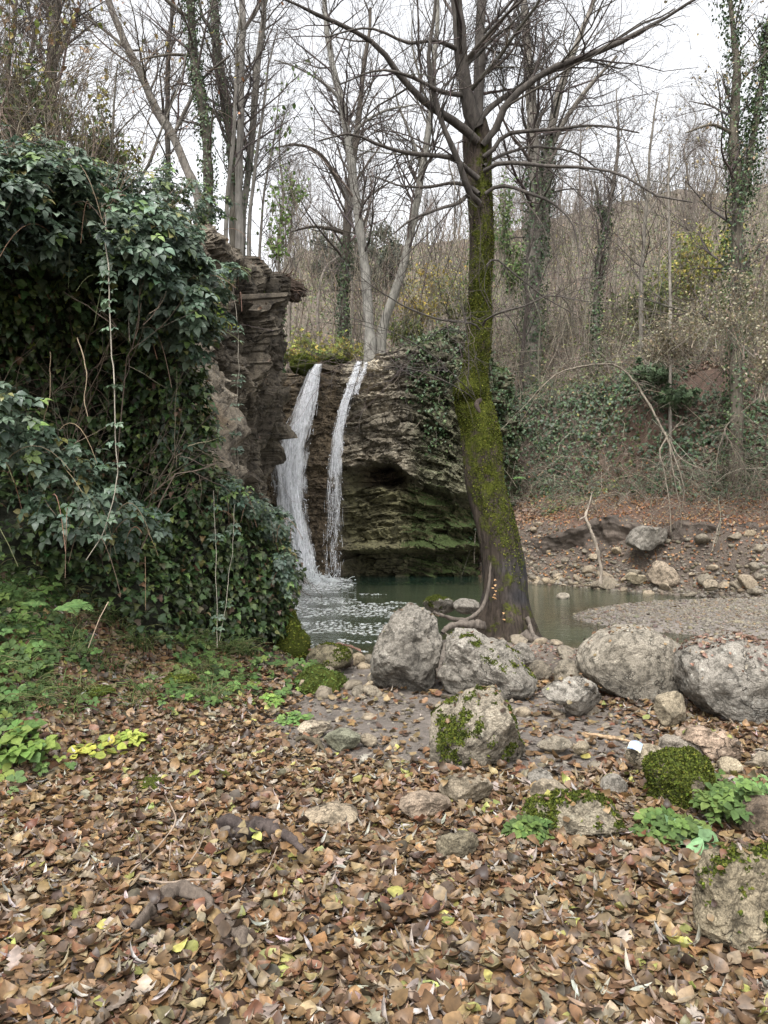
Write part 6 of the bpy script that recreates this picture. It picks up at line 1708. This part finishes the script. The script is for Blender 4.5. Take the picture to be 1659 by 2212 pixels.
stick('stick', 'dark mossy root stub at the left edge of the path below the greenish stone', [(640,1600,4.7,.012),(662,1594,4.68,.016),(685,1600,4.66,.018),(700,1618,4.6,.012),(706,1632,4.5,.006)], (.09, .075, .05), 'root', [[(684,1600,4.66,.012),(688,1615,4.6,.008),(686,1630,4.5,.004)]])
stick('stick', 'stick lying at the pool edge on the olive boulder', [(655,1402,7.5,.012),(690,1404,7.6,.012),(735,1393,7.8,.016),(770,1402,7.7,.012),(782,1410,7.6,.008)], (.17, .10, .075), 'stick')
GT = 'bare dead stems standing in the fallen leaves'
for lab, rows in (
    ('long pale bent stem rising from the dead leaves left of the driftwood', [(280,1892,2.95,.004),(330,1840,2.98,.0035),(360,1805,3.0,.003),(374,1780,3.0,.003),(376,1755,3.0,.0025),(358,1720,3.0,.0015)]),
    ('curved pale stem rising nearest the driftwood', [(405,1868,3.0,.004),(430,1830,3.0,.0035),(440,1800,3.0,.003),(446,1760,3.0,.0025),(440,1728,3.0,.0015)]),
    ('upright dark thin stem between the two pale stems', [(366,1885,3.0,.003),(367,1860,3.0,.003),(368,1830,3.0,.002),(368,1820,3.0,.0012)]),
    ('thin reddish stem leaning left in the leaves', [(310,1870,2.95,.003),(298,1830,2.97,.0028),(290,1800,3.0,.002),(272,1778,3.0,.0012)]),
    ('dark straight stem at the edge of the bare earth patch', [(400,1800,3.3,.003),(402,1770,3.3,.0026),(403,1750,3.3,.0016)]),
    ('thin twig lying flat across the leaves beside the root', [(300,1905,2.75,.004),(350,1908,2.74,.004),(410,1900,2.73,.0035),(480,1896,2.72,.002)]),
    ('thin slanting twig right of the driftwood', [(560,1895,2.9,.0025),(580,1870,2.93,.0025),(600,1830,3.0,.0018)]),
    ('slanting reddish stem near the left edge', [(190,1850,2.95,.0028),(215,1890,2.85,.003),(240,1920,2.78,.0025)])):
    stick('dead_stem', lab, rows, (.27, .21, .16) if 'pale' in lab or 'twig' in lab else (.10, .07, .055), 'stem', k=5, group=GT)

# white card on its block
c4 = [(1363,1604.5,4.16),(1389,1612,4.14),(1383,1630,4.02),(1355,1619,4.04)]
q = np.array([at(*c) for c in c4])
u_, v_ = np.meshgrid(np.linspace(0, 1, 12), np.linspace(0, 1, 12))
cp = ((q[0] * (1 - u_[..., None]) + q[1] * u_[..., None]) * (1 - v_[..., None]) + (q[3] * (1 - u_[..., None]) + q[2] * u_[..., None]) * v_[..., None])
cp[..., 2] += .012 + .010 * np.sin(u_ * 3.1) + .004 * np.sin(v_ * 5)
m, t, b, out = new_mat('printed_card')
at_ = N(t, 'Attribute', attribute_name='Col')
t.links.new(at_.outputs['Color'], b.inputs['Base Color']); b.inputs['Roughness'].default_value = .35
cols = np.full((144, 3), .62); nzv = fbm(cp.reshape(-1, 3) * 28, 3, 195)
cols = np.where(nzv[:, None] > .12, [.30, .40, .58], cols); cols = np.where(nzv[:, None] < -.35, [.55, .50, .36], cols)
bt = cp.copy(); bt[..., 2] -= .003
F_ = grid_faces(12, 12)
cd = mesh('paper_card', np.concatenate([cp.reshape(-1, 3), bt.reshape(-1, 3)]), np.concatenate([F_, F_[:, ::-1] + 144]), m, col=np.concatenate([cols, cols]), origin=q.mean(0))
tag(cd, 'crumpled white and blue printed card lying on the tan block', 'card')

# ------------------------------------------------------------------ green plants among the stones and on the slope
def herb(label, u, v, d, r, n, size=(.03, .055), h=.1, cols=((.08, .13, .035), (.115, .17, .045), (.06, .095, .028)), group=None, name='herb', temps=None):
    b0 = at(u, v, d)
    zl = float(land(np.array([b0[0]]), np.array([b0[1]]))[0])
    b0[2] = zl
    e = empty(name, b0, label, 'plant', group)
    a0 = rng.random(n) * 6.28; q_ = rng.random(n) ** .6 * r
    tp = b0 + np.stack([np.cos(a0) * q_, np.sin(a0) * q_ * .8, h * rng.uniform(.25, 1.1, n) * (1.1 - .5 * q_ / r)], 1)
    t = np.linspace(0, 1, 5)[None, :, None]
    s0 = b0 + (tp - b0) * np.array([.45, .45, 0])
    T = Tubes().add(s0[:, None] + (tp - s0)[:, None] * np.concatenate([t, t, t ** .6], 2), .0012 * np.ones((n, 5)), 3, (.10, .14, .05))
    T.build('stem', M['herb'], e)
    Leaves().add(temps or T_HERB, tp, np.array([0, -.35, 1.]) + rng.normal(size=(n, 3)) * .28, rng.uniform(*size, n), palette(n, cols, None, .15), tip=np.stack([np.cos(a0), np.sin(a0) - .3, -.2 + 0 * a0], 1)).build('foliage', M['herb'], e)
    return e
herb('fresh green herb clump left of the low moss topped boulder', 1145, 1810, 3.3, .10, 60, (.03, .05), .07)
herb('green geranium like herb patch in front of the moss covered boulder', 1440, 1800, 3.35, .16, 80, (.035, .06), .09)
herb('broad leaved green plant right of the herb patch', 1490, 1775, 3.3, .08, 9, (.07, .10), .10, ((.12, .20, .10), (.15, .24, .12)), temps=T_ROUND)
herb('tall bright herb growing beside the moss covered boulder', 1585, 1740, 3.5, .17, 75, (.04, .065), .22)
herb('bright herb tuft behind the moss covered boulder', 1540, 1660, 3.95, .10, 30, (.03, .05), .12)
herb('herb with lime leaves at the right edge among the stones', 1640, 1700, 3.7, .14, 45, (.035, .06), .16, ((.14, .24, .08), (.18, .28, .1)))
herb('small green sprig at the foot of the low moss topped boulder', 1215, 1775, 3.4, .04, 10, (.025, .04), .04)
herb('yellow leaved seedling cluster on the slope at left', 215, 1560, 4.35, .14, 34, (.05, .085), .10, ((.30, .31, .06), (.38, .35, .07), (.2, .25, .06)), temps=T_LITTER[:2])
herb('large lime green herb clump at the left picture edge', 25, 1610, 4.2, .22, 50, (.06, .10), .16, ((.11, .18, .04), (.16, .22, .05), (.08, .14, .04)))
herb('lime green seedling right of the yellow leaved cluster', 285, 1500, 4.55, .08, 16, (.045, .07), .08, ((.22, .3, .06), (.3, .33, .07)))
herb('small bright seedlings low on the slope near the ivy corner', 585, 1480, 5.6, .10, 22, (.035, .055), .06, ((.13, .22, .05), (.18, .26, .06)))
herb('bright seedling beside the path on the leaf slope', 640, 1540, 5.2, .12, 36, (.03, .05), .05, ((.10, .18, .05), (.13, .21, .06)))
def fern(label, u, v, d, az, L_, n=3):
    b0 = at(u, v, d)
    b0[2] = max(b0[2], float(land(np.array([b0[0]]), np.array([b0[1]]))[0]))
    e = empty('fern', b0, label, 'fern', 'ferns on the slope below the ivy')
    for i in range(n):
        a = az + (i - (n - 1) / 2) * .7
        t = np.linspace(0, 1, 26)
        mid = b0 + np.stack([np.cos(a) * t * L_, (np.sin(a) - .3) * t * L_, .55 * L_ * (t - 1.1 * t ** 2.2)], 1)
        Lv = Leaves()
        side = nrm(np.cross(np.gradient(mid, axis=0), np.array([0, 0, 1.])))
        for sg in (-1, 1):
            Lv.add([leaf_t(LANCE, -.2, .1)], mid[2:], np.cross(side, np.gradient(mid, axis=0))[2:] * 30 + np.array([0, -.2, .8]) + rng.normal(size=(24, 3)) * .08, (np.sin(np.pi * (t[2:] * .8 + .2)) * .32 + .03) * L_, palette(24, [(.10, .18, .06), (.13, .21, .07)], None, .1), tip=sg * side[2:] + nrm(np.gradient(mid, axis=0))[2:] * .35, aspect=1.4)
        Lv.build('frond', M['herb'], e)
fern('fern with a long frond beside the grass tufts at left', 130, 1315, 4.9, 0.1, .26)
fern('small upright fern above the long fronded fern', 66, 1310, 4.9, 1.4, .15)
fern('fern growing near the pool end of the eroded ledge beside the mossy trunk', 1108, 1035, 9.6, .2, .18, 2)

# leaves caught on the driftwood and roots in the foreground
Lc = Leaves(); Lc.mot = .22
for rows in ([(345,1950,2.6),(370,1938,2.6),(400,1936,2.6),(440,1962,2.54),(490,1992,2.47),(520,2020,2.42)], [(490,1794,3.2),(530,1791,3.18),(590,1792,3.12),(640,1825,3.02)]):
    pts = resample([at(*q) for q in rows], 40)
    n = 34
    q = pts[rng.integers(0, 40, n)] + rng.normal(size=(n, 3)) * np.array([.02, .025, .004]) + np.array([0, -.018, .004])
    Lc.add(T_LITTER, q, np.array([0, -.35, 1.]) + rng.normal(size=(n, 3)) * .4, rng.uniform(.03, .075, n), palette(n, LC, LW))
tag(Lc.build('fallen_leaves', M['litter']), kind='stuff')
